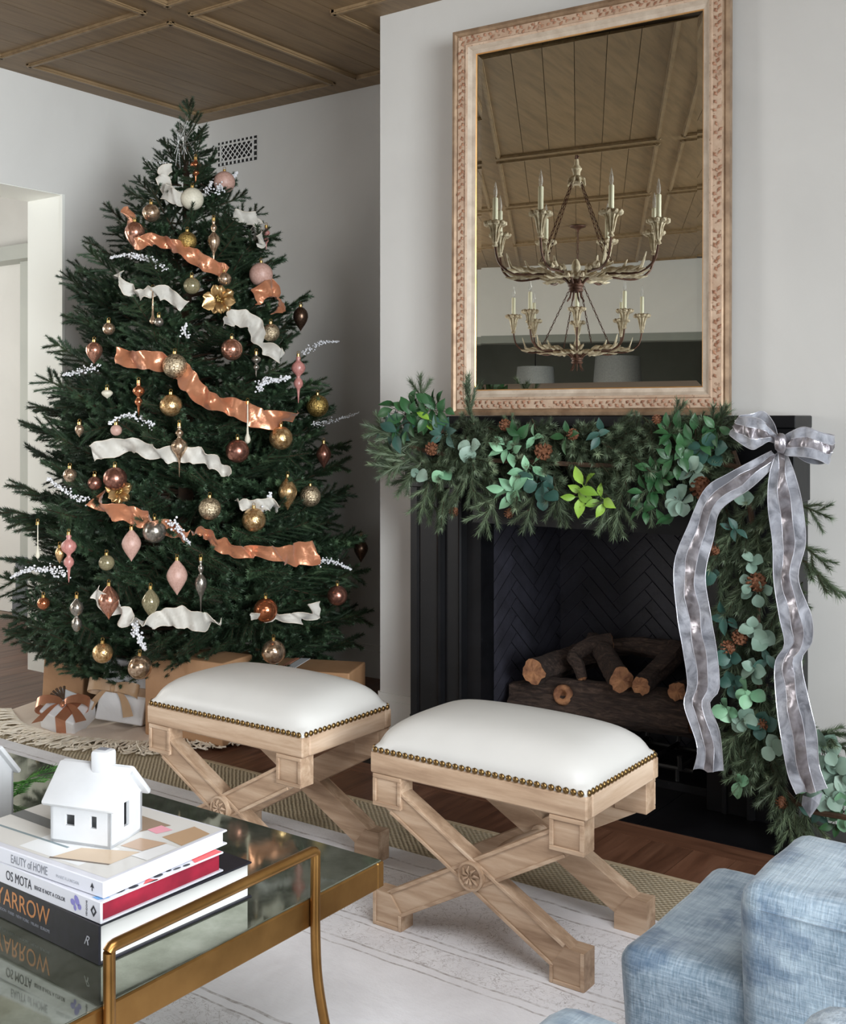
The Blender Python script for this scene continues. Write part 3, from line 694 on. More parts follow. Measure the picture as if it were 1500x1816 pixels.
def rugmat():
    s = NT('faded vintage rug'); v = s.coord(); sp = s.n('ShaderNodeSeparateXYZ'); s.l(v, sp.inputs[0])
    X, Y = sp.outputs[0], sp.outputs[1]
    base = s.ramp(s.noise(v, 5, 6, 0.65, 0.6), [(0.3, lin(222, 221, 225)), (0.7, lin(240, 240, 244))])
    wob = s.math('MULTIPLY', s.math('SUBTRACT', s.noise(v, 9, 2), 0.5), 0.02)
    yy = s.math('ADD', Y, wob)
    m = None
    for y0, wd in ((2.66, .006), (2.60, .005), (2.30, .006), (2.27, .004), (2.18, .005), (2.15, .004), (1.80, .006), (1.77, .004), (1.62, .005), (1.59, .004)):
        q = s.math('LESS_THAN', s.math('ABSOLUTE', s.math('SUBTRACT', yy, y0)), wd * 0.7); m = q if m is None else s.math('MAXIMUM', m, q)
    # scrolling motifs inside the bands
    band = None
    for lo, hi in ((2.31, 2.59), (2.185, 2.265), (1.63, 1.765), (0.6, 1.2)):
        q = s.math('MULTIPLY', s.math('GREATER_THAN', Y, lo), s.math('LESS_THAN', Y, hi)); band = q if band is None else s.math('MAXIMUM', band, q)
    vo = s.n('ShaderNodeTexVoronoi', feature='DISTANCE_TO_EDGE'); vo.inputs['Scale'].default_value = 15; s.l(v, vo.inputs['Vector'])
    nz = s.noise(v, 22, 3, 0.6, 2.5)
    mot = s.math('MULTIPLY', s.math('LESS_THAN', s.math('ABSOLUTE', s.math('SUBTRACT', nz, 0.52)), 0.014), band)
    mot = s.math('MAXIMUM', mot, s.math('MULTIPLY', s.math('LESS_THAN', vo.outputs['Distance'], 0.012), s.math('MULTIPLY', band, 0.5)))
    wear = s.math('MULTIPLY', s.noise(v, 11, 5, 0.7), s.noise(v, 60, 3))
    wear = s.math('MULTIPLY', s.math('SUBTRACT', wear, 0.12), 4.5, True)
    fac = s.math('MULTIPLY', s.math('MAXIMUM', m, mot), wear, True)
    col = s.mix(s.math('MULTIPLY', fac, 0.8), base, lin(150, 142, 140))
    sc_ = s.coord((4, 90, 1)); streak = s.noise(sc_, 6, 4)
    col = s.mix(s.math('MULTIPLY', s.math('GREATER_THAN', streak, 0.6), 0.12), col, lin(176, 172, 172))
    s.set(col, 0.95); s.bump(s.noise(v, 140, 3), 0.25, 0.004); return s.m
M['rug'] = rugmat()
b = MB(); b.box((-5.2, -1.4, 0.0095), (0.9, 2.73, 0.017)); tag(b.build('vintage_rug', M['rug']), 'pale faded vintage rug layered over the jute under the stools', 'rug')

# ------------------------------------------------------------------ stools
M['oak'] = woodmat('limewashed oak', lin(142, 114, 90), lin(178, 150, 124), lin(206, 182, 158), 'X', 0.62, 0.03, 1.0, 0.16)
M['oak_y'] = woodmat('limewashed oak crossgrain', lin(160, 132, 108), lin(190, 163, 138), lin(212, 190, 168), 'Y', 0.62, 0.03, 1.0, 0.1)
s = NT('ivory leather'); v = s.coord(); s.set(s.ramp(s.noise(v, 3, 3), [(0.3, lin(196, 194, 190)), (0.7, lin(204, 202, 198))]), 0.42); s.bump(s.noise(v, 220, 2), 0.05, 0.002); M['leather'] = s.m
M['nail'] = simple('antique brass nail', lin(110, 86, 52), lin(140, 112, 70), rough=0.3, metal=0.9)
SW, SD, SZ = 0.625, 0.395, 0.445
nb_ = MB(); nb_.lathe([(0.0082, 0), (0.0076, 0.003), (0.0052, 0.0056), (0.0015, 0.0068)], 8); ME_NAIL = nb_.mesh('nail_head', M['nail'], 'all')
def stool(loc, label):
    t = thing('upholstered_stool', label, 'stool', loc, 0, 'x frame stools in front of the fireplace')
    hx, hy = SW / 2, SD / 2
    # apron
    for nm, a, c, mt in (('apron', (-hx, -hy, SZ - 0.055), (hx, -hy + 0.03, SZ), 'oak'), ('apron', (-hx, hy - 0.03, SZ - 0.055), (hx, hy, SZ), 'oak'),
                         ('apron', (-hx, -hy + 0.03, SZ - 0.055), (-hx + 0.03, hy - 0.03, SZ), 'oak_y'), ('apron', (hx - 0.03, -hy + 0.03, SZ - 0.055), (hx, hy - 0.03, SZ), 'oak_y')):
        b = MB(); b.box(a, c, None, 0.004); b.build(nm, M[mt], t)
    b = MB(); b.box((-hx + 0.02, -hy + 0.02, SZ - 0.02), (hx - 0.02, hy - 0.02, SZ)); b.build('seat_board', M['oak'], t)
    # cushion: superellipse dome
    nx, ny = 34, 26; vs = []; cw, cd = hx - 0.004, hy - 0.004
    for j in range(ny + 1):
        for i in range(nx + 1):
            u = -1 + 2 * i / nx; v_ = -1 + 2 * j / ny
            uu = math.sin(u * math.pi / 2); vv = math.sin(v_ * math.pi / 2)
            # rounded rectangle footprint
            px, py = cw * uu, cd * vv
            e = 0.55 * max(0.0, 1 - abs(uu) ** 7.0) ** 0.5 * max(0.0, 1 - abs(vv) ** 5.0) ** 0.5 + 0.45 * max(0.0, 1 - abs(uu) ** 8.0 - abs(vv) ** 6.0) ** 0.5
            h = 0.076 * e + 0.024 * (1 - uu * uu) * (1 - vv * vv)
            bul = 0.010 * math.sin(min(1, h / 0.06) * math.pi) 
            px += bul * (1 if uu > 0 else -1) * abs(uu) ** 6 * 0.6; py += bul * (1 if vv > 0 else -1) * abs(vv) ** 6 * 0.6
            vs.append((px, py, SZ + 0.006 + h))
    b = MB(); W_ = nx + 1
    b.add(vs, [(j * W_ + i, j * W_ + i + 1, (j + 1) * W_ + i + 1, (j + 1) * W_ + i) for j in range(ny) for i in range(nx)])
    ring = [i for i in range(W_)] + [j * W_ + nx for j in range(1, ny + 1)] + [ny * W_ + i for i in range(nx - 1, -1, -1)] + [j * W_ for j in range(ny - 1, 0, -1)]
    o = len(b.v); b.v += [(b.v[i][0], b.v[i][1], SZ - 0.001) for i in ring]; L = len(ring)
    for k in range(L): b.f.append((o + k, o + (k + 1) % L, ring[(k + 1) % L], ring[k])); b.mi.append(0)
    b.build('seat_cushion', M['leather'], t, smooth='all')
    # nail heads
    n1, n2 = 32, 20
    for s_ in (-1, 1):
        for i in range(n1):
            xx = -cw + 0.012 + (2 * cw - 0.024) * i / (n1 - 1); put('nail_head', ME_NAIL, t, (xx, s_ * (cd + 0.0005), SZ + 0.0065), (math.pi / 2 * (1 if s_ < 0 else -1), 0, 0))
        for i in range(n2):
            yy = -cd + 0.014 + (2 * cd - 0.028) * i / (n2 - 1); put('nail_head', ME_NAIL, t, (s_ * (cw + 0.0005), yy, SZ + 0.0065), (0, math.pi / 2 * s_, 0))
    # X frames front and back
    bw, dp = 0.090, 0.05; zt = SZ - 0.055; fw = 0.090
    for fs in (-1, 1):
        yo = fs * (hy - 0.005); y_in = fs * (hy - 0.005 - dp); ya, yb = sorted((yo, y_in))
        for s_ in (-1, 1):
            xo = s_ * (hx - 0.008)
            # corner block under the apron
            b = MB(); xa, xb = sorted((xo, xo - s_ * bw)); b.box((xa, ya, zt - 0.082), (xb, yb, zt), None, 0.002)
            blk = b.build('corner_block', M['oak'], t)
            b = MB(); fr = 0.011; yf = yo; yy0, yy1 = sorted((yf, yf + fs * 0.005))
            for q in ((xa, zt - 0.082, xb, zt - 0.082 + fr), (xa, zt - fr, xb, zt), (xa, zt - 0.082 + fr, xa + fr, zt - fr), (xb - fr, zt - 0.082 + fr, xb, zt - fr)):
                b.box((q[0], yy0, q[1]), (q[2], yy1, q[3]), None, 0.0015)
            b.build('panel_bead', M['oak'], blk)
            # foot
            b = MB(); fa, fb = sorted((xo, xo - s_ * fw)); 
            P_ = [(xo, 0), (xo - s_ * fw, 0), (xo - s_ * fw, 0.040), (xo - s_ * 0.052, 0.088), (xo - s_ * 0.030, 0.088), (xo, 0.088)]
            b.prism([(xo, 0), (xo - s_ * fw, 0), (xo - s_ * fw, 0.040), (xo - s_ * 0.052, 0.088), (xo - s_ * 0.030, 0.088), (xo, 0.088)][:: (1 if s_ < 0 else 1)], ya, yb, Matrix(((1, 0, 0, 0), (0, 0, 1, 0), (0, 1, 0, 0), (0, 0, 0, 1))))
            ft = b.build('foot', M['oak'], t)
            b = MB(); e0, e1 = sorted((yo, yo + fs * 0.004)); g_ = lambda u0, u1, z0, z1: b.box((min(xo - s_ * u0, xo - s_ * u1), e0, z0), (max(xo - s_ * u0, xo - s_ * u1), e1, z1), None, 0.0015)
            g_(0, 0.010, 0.0, 0.088); g_(0.010, fw - 0.009, 0.0, 0.010); g_(fw - 0.009, fw, 0.0, 0.040); b.build('foot_bead', M['oak'], ft)
        # diagonal legs
        for s_ in (-1, 1):
            p0 = Vector((s_ * (hx - 0.058), 0, 0.055)); p1 = Vector((-s_ * (hx - 0.058), 0, zt - 0.055)); d = p1 - p0; L = d.length; d.normalize(); n = Vector((-d.z, 0, d.x))
            inset = 0.004 if s_ > 0 else 0.0055
            Mx = frame_mat(d, (0, 1, 0), n, (p0.x, 0, p0.z)); hw_ = 0.035
            b = MB(); b.box((0, ya + inset, -hw_), (L, yb - inset, hw_), Mx, 0.002); leg = b.build('leg', M['oak'], t)
            b = MB(); yy0, yy1 = sorted((yo - fs * inset, yo + fs * (0.005 - inset)))
            for z0 in (-hw_, hw_ - 0.009): b.box((0.02, yy0, z0), (L - 0.02, yy1, z0 + 0.009), Mx, 0.0015)
            b.build('leg_bead', M['oak'], leg)
        # rosette
        zc = (0.055 + zt - 0.055) / 2
        R = Matrix.Translation((0, yo, zc)) @ Matrix.Rotation(math.pi / 2 * (1 if fs < 0 else -1), 4, 'X')
        b = MB(); b.lathe([(0.036, -0.004), (0.036, 0.010), (0.031, 0.013), (0.029, 0.008), (0.004, 0.009), (0.001, 0.012)], 26, R)
        for k in range(8):
            a = 2 * math.pi * k / 8; b.tube([R @ Vector((0.004 * math.cos(a), 0.004 * math.sin(a), 0.011)), R @ Vector((0.016 * math.cos(a + 0.35), 0.016 * math.sin(a + 0.35), 0.014)), R @ Vector((0.026 * math.cos(a + 0.1), 0.026 * math.sin(a + 0.1), 0.010))], [0.002, 0.0045, 0.002], 5)
        b.build('rosette', M['oak'], t, smooth=True)
    zc = (0.055 + SZ - 0.11) / 2
    b = MB(); R = Matrix.Translation((0, 0, zc)) @ Matrix.Rotation(math.pi / 2, 4, 'X'); L = hy - 0.05
    b.lathe([(0.026, -L), (0.026, -L + 0.012), (0.018, -L + 0.02), (0.022, -L + 0.05), (0.030, -0.02), (0.031, 0.02), (0.022, L - 0.05), (0.018, L - 0.02), (0.026, L - 0.012), (0.026, L)], 16, R); b.build('stretcher', M['oak_y'], t, smooth=True)
    return t
stool((-2.335, 2.463, 0.0172), 'left ivory leather stool with x frame nearer the tree and gifts')
stool((-1.495, 2.482, 0.0172), 'right ivory leather stool with x frame nearer the blue armchair')

# ------------------------------------------------------------------ coffee table
s = NT('antique brass'); v = s.coord(); f = s.noise(v, 6, 5, 0.6); s.set(s.ramp(f, [(0.3, lin(128, 92, 48)), (0.7, lin(168, 126, 72))]), s.math('ADD', s.math('MULTIPLY', f, 0.2), 0.22), 0.9); M['brass'] = s.m
s = NT('smoked antique mirror glass'); v = s.coord(); f = s.noise(v, 14, 6, 0.7)
s.set(s.ramp(f, [(0.35, lin(120, 124, 108)), (0.7, lin(158, 162, 148))]), s.ramp(f, [(0.4, (0.03,) * 3 + (1,)), (0.75, (0.09,) * 3 + (1,))]), 0.82); M['table_glass'] = s.m
TZ = 0.43; TX0, TX1, TY0, TY1 = -2.86, -1.385, 0.885, 1.797
tb = thing('coffee_table', 'brass coffee table with smoked mirror top and raised end handles', 'table', ((TX0 + TX1) / 2, (TY0 + TY1) / 2, 0.017))
TM = Matrix.Translation((-(TX0 + TX1) / 2, -(TY0 + TY1) / 2, -0.017))
for a, c in (((TX0, TY0, TZ - 0.052), (TX1, TY0 + 0.02, TZ)), ((TX0, TY1 - 0.02, TZ - 0.052), (TX1, TY1, TZ)), ((TX0, TY0 + 0.02, TZ - 0.052), (TX0 + 0.02, TY1 - 0.02, TZ)), ((TX1 - 0.02, TY0 + 0.02, TZ - 0.052), (TX1, TY1 - 0.02, TZ))):
    b = MB(); b.box(a, c, TM, 0.0025); b.build('frame_rail', M['brass'], tb)
b = MB(); b.box((TX0 + 0.004, TY0 + 0.004, TZ - 0.004), (TX1 - 0.004, TY1 - 0.004, TZ + 0.0025), TM, 0.001); b.build('glass_top', M['table_glass'], tb)
for sx, xx in ((1, TX1 + 0.009), (-1, TX0 - 0.009)):
    for yy, dy in ((1.577, 1), (1.105, -1)):
        b = MB(); pts = catmull([(xx, yy, 0.515), (xx, yy, 0.36), (xx + sx * 0.004, yy + dy * 0.006, 0.26), (xx + sx * 0.02, yy + dy * 0.026, 0.13), (xx + sx * 0.043, yy + dy * 0.053, 0.0225)], 7)
        b.tube(pts, 0.0095, 12, TM); b.build('leg', M['brass'], tb, smooth=True)
    b = MB(); b.tube([(xx, 1.105 - 0.002, 0.515), (xx, 1.105 + 0.004, 0.521), (xx, 1.115, 0.5225), (xx, 1.567, 0.5225), (xx, 1.573, 0.521), (xx, 1.579, 0.515)], 0.0095, 12, TM); b.build('handle_rail', M['brass'], tb, smooth=True)

# ------------------------------------------------------------------ books
M['paper'] = simple('white book pages', lin(200, 200, 198), lin(216, 216, 214), rough=0.8, scale=4)
M['red_pages'] = simple('crimson page edges', lin(110, 14, 36), lin(150, 26, 50), rough=0.5, scale=12)
M['book_white'] = simple('white glossy cover', lin(206, 207, 216), rough=0.25)
M['book_black'] = simple('black cloth cover', lin(24, 24, 32), lin(32, 32, 42), rough=0.45, scale=60)
M['ink_grey'] = simple('grey print', lin(118, 120, 128), rough=0.6)
M['ink_pale'] = simple('pale grey print', lin(164, 166, 174), rough=0.6)
M['ink_black'] = simple('black print', lin(42, 42, 50), rough=0.6)
M['ink_copper'] = simple('copper foil print', lin(190, 130, 84), rough=0.35, metal=0.4)
M['ink_violet'] = simple('violet print', lin(128, 124, 186), rough=0.6)
M['ink_red'] = simple('coral print', lin(216, 84, 88), rough=0.5)
M['ink_blue'] = simple('blue print', lin(110, 160, 210), rough=0.5)
def text(par, txt, mat, size, Mx, name='lettering', sx=1.0, align_x='RIGHT', font_shear=0.0):
    cu = bpy.data.curves.new('text', 'FONT'); cu.body = txt; cu.size = size; cu.align_x = align_x; cu.extrude = 0.00015; cu.shear = font_shear
    cu.resolution_u = 3
    o = bpy.data.objects.new('text', cu); COL.objects.link(o)
    dg = bpy.context.evaluated_depsgraph_get(); me = bpy.data.meshes.new_from_object(o.evaluated_get(dg))
    bpy.data.objects.remove(o); bpy.data.curves.remove(cu)
    me.transform(Matrix.Diagonal((sx, 1, 1, 1))); me.transform(Mx); me.materials.clear(); me.materials.append(mat)
    return put(name, me, par)
def book(label, right, front, z0, w_, d_, h, rot, cover, pages, cat_group='art books stacked on the coffee table', inset=0.006):
    t = thing('book', label, 'book', (right, front, z0), rot, cat_group)
    ct = 0.0035
    b = MB(); b.box((-w_, 0.0005, 0), (0, d_, ct), None, 0.0012); b.build('back_cover', cover, t)
    b = MB(); b.box((-w_, 0.0005, h - ct), (0, d_, h), None, 0.0012); top = b.build('front_cover', cover, t)
    b = MB(); b.box((-w_, -0.002, 0), (0, 0.003, h), None, 0.0015); sp = b.build('spine', cover, t)
    b = MB(); b.box((-w_ + inset, 0.003, ct), (-inset, d_ - inset, h - ct)); b.build('pages', pages, t)
    return t, sp, top
SPM = lambda x, z: Matrix.Translation((x, -0.0024, z)) @ Matrix.Rotation(math.pi / 2, 4, 'X')
bz = TZ + 0.0028; BX, BYf = -1.490, 1.178
bk3, sp, top = book('thick black book with copper spine lettering at the bottom of the stack', BX, BYf, bz, 0.40, 0.335, 0.066, math.radians(-2.5), M['book_black'], M['paper'])
text(sp, 'YARROW', M['ink_copper'], 0.043, SPM(-0.137, 0.027), sx=0.88)
text(sp, 'LONDON · PARIS · NEW YORK · MILAN · EUROPE', M['ink_grey'], 0.0075, SPM(-0.137, 0.015), 'small_lettering')
text(sp, 'R', M['ink_pale'], 0.022, SPM(-0.028, 0.026), 'publisher_mark', font_shear=0.5)
bk2, sp, top2 = book('white book with crimson page edges and a violet butterfly on its spine', BX + 0.002, BYf + 0.002, bz + 0.067, 0.40, 0.268, 0.036, math.radians(-1.0), M['book_white'], M['red_pages'])
text(sp, 'OS MOTA', M['ink_black'], 0.024, SPM(-0.188, 0.010), sx=0.72)
text(sp, 'BEIGE IS NOT A COLOR', M['ink_black'], 0.0095, SPM(-0.094, 0.0135), 'small_lettering', sx=0.85)
text(sp, 'VENDOME', M['ink_black'], 0.0055, Matrix.Translation((-0.0345, -0.0024, 0.005)) @ Matrix.Rotation(math.pi / 2, 4, 'X') @ Matrix.Rotation(math.pi / 2, 4, 'Z'), 'small_lettering', align_x='LEFT')
b = MB()
for (cx_, cz_, a, e, g) in ((-0.062, 0.024, 0.007, 0.0105, 0.5), (-0.073, 0.019, 0.008, 0.006, -0.4), (-0.055, 0.015, 0.006, 0.0055, -0.5), (-0.067, 0.011, 0.0045, 0.006, 0.2)):
    pts = [(cx_ + a * 0.8 * math.cos(q) * math.cos(g) - e * math.sin(q) * math.sin(g), -0.0026, cz_ + a * 0.8 * math.cos(q) * math.sin(g) + e * 0.85 * math.sin(q) * math.cos(g)) for q in [2 * math.pi * k / 12 for k in range(12)]]
    b.add(pts, [tuple(range(12))])
b.build('butterfly_print', M['ink_violet'], sp)
b = MB(); b.add([(-0.018, -0.0026, 0.008), (-0.010, -0.0026, 0.018), (-0.018, -0.0026, 0.028), (-0.026, -0.0026, 0.018), (-0.018, -0.0026, 0.013), (-0.0145, -0.0026, 0.018), (-0.018, -0.0026, 0.023), (-0.0215, -0.0026, 0.018)], [(0, 1, 5, 4), (1, 2, 6, 5), (2, 3, 7, 6), (3, 0, 4, 7)]); b.build('diamond_mark', M['ink_black'], sp)
# coral and grey print along the cover edge
b = MB(); zz = 0.0364
for (y0, y1, x0, x1) in ((0.20, 0.265, -0.05, -0.001), (0.085, 0.115, -0.016, -0.001)): b.add([(x0, y0 + 0.02, zz), (x1, y0, zz), (x1, y1, zz), (x0 + 0.02, y1, zz)], [(0, 1, 2, 3)])
b.build('cover_print', M['ink_red'], top2)
b = MB()
for (yc, xc, a, e) in ((0.045, -0.012, 0.011, 0.006), (0.065, -0.016, 0.008, 0.005), (0.07, -0.007, 0.01, 0.005), (0.125, -0.010, 0.010, 0.005), (0.15, -0.012, 0.006, 0.003), (0.165, -0.008, 0.009, 0.003), (0.185, -0.006, 0.008, 0.004)):
    b.add([(xc + e * math.cos(q), yc + a * math.sin(q), zz) for q in [2 * math.pi * k / 10 for k in range(10)]], [tuple(range(10))])
b.build('cover_print', M['ink_black'], top2)
b = MB(); b.add([(-0.03, 0.003, zz), (-0.012, 0.002, zz), (-0.004, 0.02, zz), (-0.02, 0.014, zz)], [(0, 1, 2, 3)]); b.build('cover_print', M['ink_blue'], top2)
bk1, sp, top1 = book('topmost white book with a photo cover, beneath the white house', BX - 0.004, BYf + 0.012, bz + 0.104, 0.40, 0.285, 0.027, math.radians(1.5), M['book_white'], M['paper'])
text(sp, 'EAUTY of HOME', M['ink_grey'], 0.021, SPM(-0.142, 0.0062), sx=0.66)
text(sp, 'MARIE FLANIGAN', M['ink_pale'], 0.0075, SPM(-0.060, 0.009), 'small_lettering', sx=1.0)
b = MB(); b.add([(-0.032, -0.0026, 0.012), (-0.027, -0.0026, 0.021), (-0.022, -0.0026, 0.012), (-0.026, -0.0026, 0.013), (-0.026, -0.0026, 0.007), (-0.028, -0.0026, 0.007), (-0.028, -0.0026, 0.013)], [(0, 1, 2, 3, 6), (3, 4, 5, 6)][::1]); b.build('tree_mark', M['ink_black'], sp)
# flat printed photograph of an interior on the cover
def coverprint(polys):
    for q, c, nm in polys:
        b = MB(); b.add([(x_, y_, 0.0272 + 0.00008 * i_) for (x_, y_), i_ in zip(q, [coverprint.k] * len(q))], [tuple(range(len(q)))]); coverprint.k += 1
        b.build('cover_print', simple(nm, lin(*c), rough=0.25), top1)
coverprint.k = 1
coverprint([([(-0.40, 0.012), (-0.008, 0.012), (-0.008, 0.28), (-0.40, 0.28)], (206, 204, 200), 'print pale stone'),
            ([(-0.25, 0.02), (-0.09, 0.02), (-0.09, 0.11), (-0.25, 0.11)], (226, 228, 230), 'print white tile'),
            ([(-0.40, 0.06), (-0.17, 0.06), (-0.17, 0.066), (-0.40, 0.066)], (120, 136, 142), 'print slate line'),
            ([(-0.40, 0.11), (-0.13, 0.095), (-0.13, 0.125), (-0.40, 0.14)], (92, 94, 96), 'print dark band'),
            ([(-0.16, 0.014), (-0.05, 0.05), (-0.05, 0.12), (-0.15, 0.075)], (204, 182, 156), 'print oak chest'),
            ([(-0.16, 0.014), (-0.05, 0.05), (-0.05, 0.055), (-0.163, 0.019)], (96, 80, 66), 'print chest shadow'),
            ([(-0.30, 0.16), (-0.14, 0.15), (-0.10, 0.24), (-0.26, 0.25)], (150, 130, 112), 'print brown wall'),
            ([(-0.10, 0.12), (-0.05, 0.125), (-0.04, 0.175), (-0.10, 0.165)], (186, 158, 134), 'print tan cushion'),
            ([(-0.07, 0.19), (-0.01, 0.18), (-0.01, 0.25), (-0.06, 0.26)], (176, 146, 116), 'print tan floor'),
            ([(-0.12, 0.20), (-0.09, 0.195), (-0.08, 0.225), (-0.115, 0.23)], (226, 160, 172), 'print pink bloom'),
            ([(-0.05, 0.10), (-0.01, 0.10), (-0.01, 0.17), (-0.04, 0.17)], (220, 220, 220), 'print white cloth')])

# ------------------------------------------------------------------ ceramic houses, greenery
M['ceramic'] = simple('white bisque ceramic', lin(176, 177, 179), lin(190, 191, 193), rough=0.45, scale=6, bump=0.12, bscale=14, dist=0.01)
def house(label, loc, rotz, w_, d_, wall, ridge, tall=False):
    t = thing('ceramic_house', label, 'house ornament', loc, rotz, 'white ceramic houses on the coffee table')
    th = 0.006; hw_, hd = w_ / 2, d_ / 2
    def wallpanel(holes, L, z1, Mx, gable=0):
        # wall with real window openings, built from strips
        b = MB(); xs = sorted({-L / 2, L / 2} | {h[0] for h in holes} | {h[1] for h in holes})
        for a, c in zip(xs[:-1], xs[1:]):
            hs = [h for h in holes if h[0] <= a + 1e-6 and h[1] >= c - 1e-6]
            segs = [(0, z1)] if not hs else [(0, hs[0][2]), (hs[0][3], z1)]
            for z0_, z1_ in segs:
                if z1_ > z0_: b.box((a, -th / 2, z0_), (c, th / 2, z1_), Mx)
        if gable: b.prism([(-L / 2, z1), (L / 2, z1), (0, z1 + gable)], -th / 2, th / 2, Mx @ Matrix(((1, 0, 0, 0), (0, 0, -1, 0), (0, 1, 0, 0), (0, 0, 0, 1))))
        return b.build('house_wall', M['ceramic'], t)
    z = wall
    wallpanel([(-0.032, -0.012, z * .45, z * .72), (0.020, 0.034, z * .45, z * .75)], w_, wall, Matrix.Translation((0, -hd + th / 2, 0)))
    wallpanel([], w_, wall, Matrix.Translation((0, hd - th / 2, 0)))
    for s_ in (-1, 1): wallpanel([(-0.008, 0.008, z * .35, z * .95)] if s_ > 0 else [], d_, wall, Matrix.Translation((s_ * (hw_ - th / 2), 0, 0)) @ Matrix.Rotation(math.pi / 2, 4, 'Z'), ridge - wall)
    b = MB(); b.box((-hw_, -hd, 0), (hw_, hd, 0.005)); b.build('house_floor', M['ceramic'], t)
    ov = 0.013; sl = math.atan2(ridge - wall, hd)
    for s_ in (-1, 1):
        L = hd / math.cos(sl) + ov
        Mx = Matrix.Translation((0, 0, ridge + 0.004)) @ Matrix.Rotation(-s_ * sl if s_ > 0 else sl, 4, 'X')
        b = MB(); b.box((-hw_ - ov, 0 if s_ > 0 else -L, -0.004), (hw_ + ov, L if s_ > 0 else 0, 0.007), Mx, 0.0048); b.build('roof_slab', M['ceramic'], t, smooth=True)
    b = MB(); b.box((-0.003, -0.018, ridge - 0.02), (0.034, 0.014, ridge + 0.034), None, 0.007); ch = b.build('chimney', M['ceramic'], t, smooth=True)
    b = MB(); b.box((0.006, -0.010, ridge + 0.0335), (0.025, 0.006, ridge + 0.0345)); b.build('flue_opening', M['ink_grey'], ch)
    return t
house('white ceramic house with chimney standing on the top book', (-1.672, 1.315, bz + 0.1316), math.radians(17), 0.125, 0.100, 0.072, 0.125)
hp = uz(-42, 1480, bz); house('white ceramic house cut off at the left edge beside the book stack', (hp.x, hp.y, TZ + 0.003), math.radians(12), 0.11, 0.10, 0.13, 0.19)
M['fern'] = simple('bright fir green', lin(40, 84, 30), lin(96, 150, 70), rough=0.6, scale=30)
gp = uz(20, 1420, TZ + 0.003)
gt = thing('cedar_sprig', 'small bright green cedar sprig between the white houses on the table', 'greenery', (gp.x, gp.y, TZ + 0.003))
for i in range(5):
    a = math.radians(-20 + 22 * i); b = MB(); L = 0.10 + 0.02 * (i % 3)
    pts = [(0, 0, 0.004), (L * .4 * math.cos(a), L * .4 * math.sin(a), 0.05), (L * math.cos(a), L * math.sin(a), 0.065)]
    P = catmull(pts, 8); b.tube(P, 0.0012, 4)
    for k, p in enumerate(P[2:]):
        for sg in (-1, 1):
            q = Vector((math.cos(a + sg * 0.9), math.sin(a + sg * 0.9), 0.25)) * (0.030 * (1 - k / len(P)) + 0.008)
            n = Vector((0, 0, 0.0022)); b.add([p - n, p + q * 0.6 + Vector((0, 0, .003)), p + q, p + n], [(0, 1, 2, 3)])
    b.build('frond', M['fern'], gt)

# ------------------------------------------------------------------ blue armchairs
def bluemat():
    s = NT('washed blue velvet'); v = s.coord(); big = s.noise(v, 7, 4, 0.6, 0.6); bl = s.noise(v, 11, 4, 0.55)
    wv = s.noise(s.coord((260, 12, 60)), 1.0, 3); wh = s.noise(s.coord((20, 60, 330)), 1.0, 3)
    wx = s.noise(s.coord((14, 280, 60)), 1.0, 3)
    c = s.ramp(big, [(0.3, lin(76, 94, 108)), (0.5, lin(104, 122, 136)), (0.7, lin(134, 150, 161))])
    c = s.mix(s.math('MULTIPLY', s.math('MULTIPLY', s.math('SUBTRACT', bl, 0.54), 6.0, True), 0.75), c, lin(58, 84, 114))
    blot = s.math('MULTIPLY', s.math('MULTIPLY', s.math('SUBTRACT', bl, 0.525), 6.0, True), 0.7)
    weave = s.math('ADD', s.math('MULTIPLY', wv, 0.5), s.math('ADD', s.math('MULTIPLY', wh, 0.5), s.math('MULTIPLY', wx, 0.3)))
    c = s.mix(s.ramp(weave, [(0.5, (0, 0, 0, 1)), (0.8, (0.6, 0.6, 0.6, 1))]), lin(74, 106, 136), c, 'MIX') if False else s.mix(s.math('MULTIPLY', s.math('SUBTRACT', weave, 0.55), 1.5, True), c, lin(182, 194, 204))
    c = s.mix(blot, c, lin(56, 78, 100))
    s.set(c, 0.85); s.b.inputs['Sheen Weight'].default_value = 0.2; s.bump(weave, 0.5, 0.004); return s.m
M['blue'] = bluemat()
def softbox(a, c, bev, M_=None, sub=0, wob=0.0, seed=1, cuts=10):
    bm = bmesh.new(); bmesh.ops.create_cube(bm, size=1)
    for v in bm.verts: v.co = Vector(((a[0] + c[0]) / 2 + v.co.x * (c[0] - a[0]), (a[1] + c[1]) / 2 + v.co.y * (c[1] - a[1]), (a[2] + c[2]) / 2 + v.co.z * (c[2] - a[2])))
    bmesh.ops.bevel(bm, geom=list(bm.edges), offset=bev, segments=4, affect='EDGES', profile=0.5)
    bmesh.ops.subdivide_edges(bm, edges=[e for e in bm.edges if e.calc_length() > 0.05], cuts=cuts, use_grid_fill=True)
    from mathutils import noise
    if wob:
        bm.normal_update()
        for v in bm.verts: v.co += v.normal * wob * noise.noise(v.co * 7 + Vector((seed, 0, 0)))
    b = MB(); b.bm(bm, M_); return b
ch = thing('armchair', 'blue velvet slipcovered armchair with pleated front beside the right stool', 'armchair', (-0.35, 1.98, 0.0175))
CM = Matrix.Translation((0.35, -1.98, -0.017))
b = softbox((-0.850, 1.752, 0.10), (-0.45, 2.20, 0.42), 0.028, CM, wob=0.006)
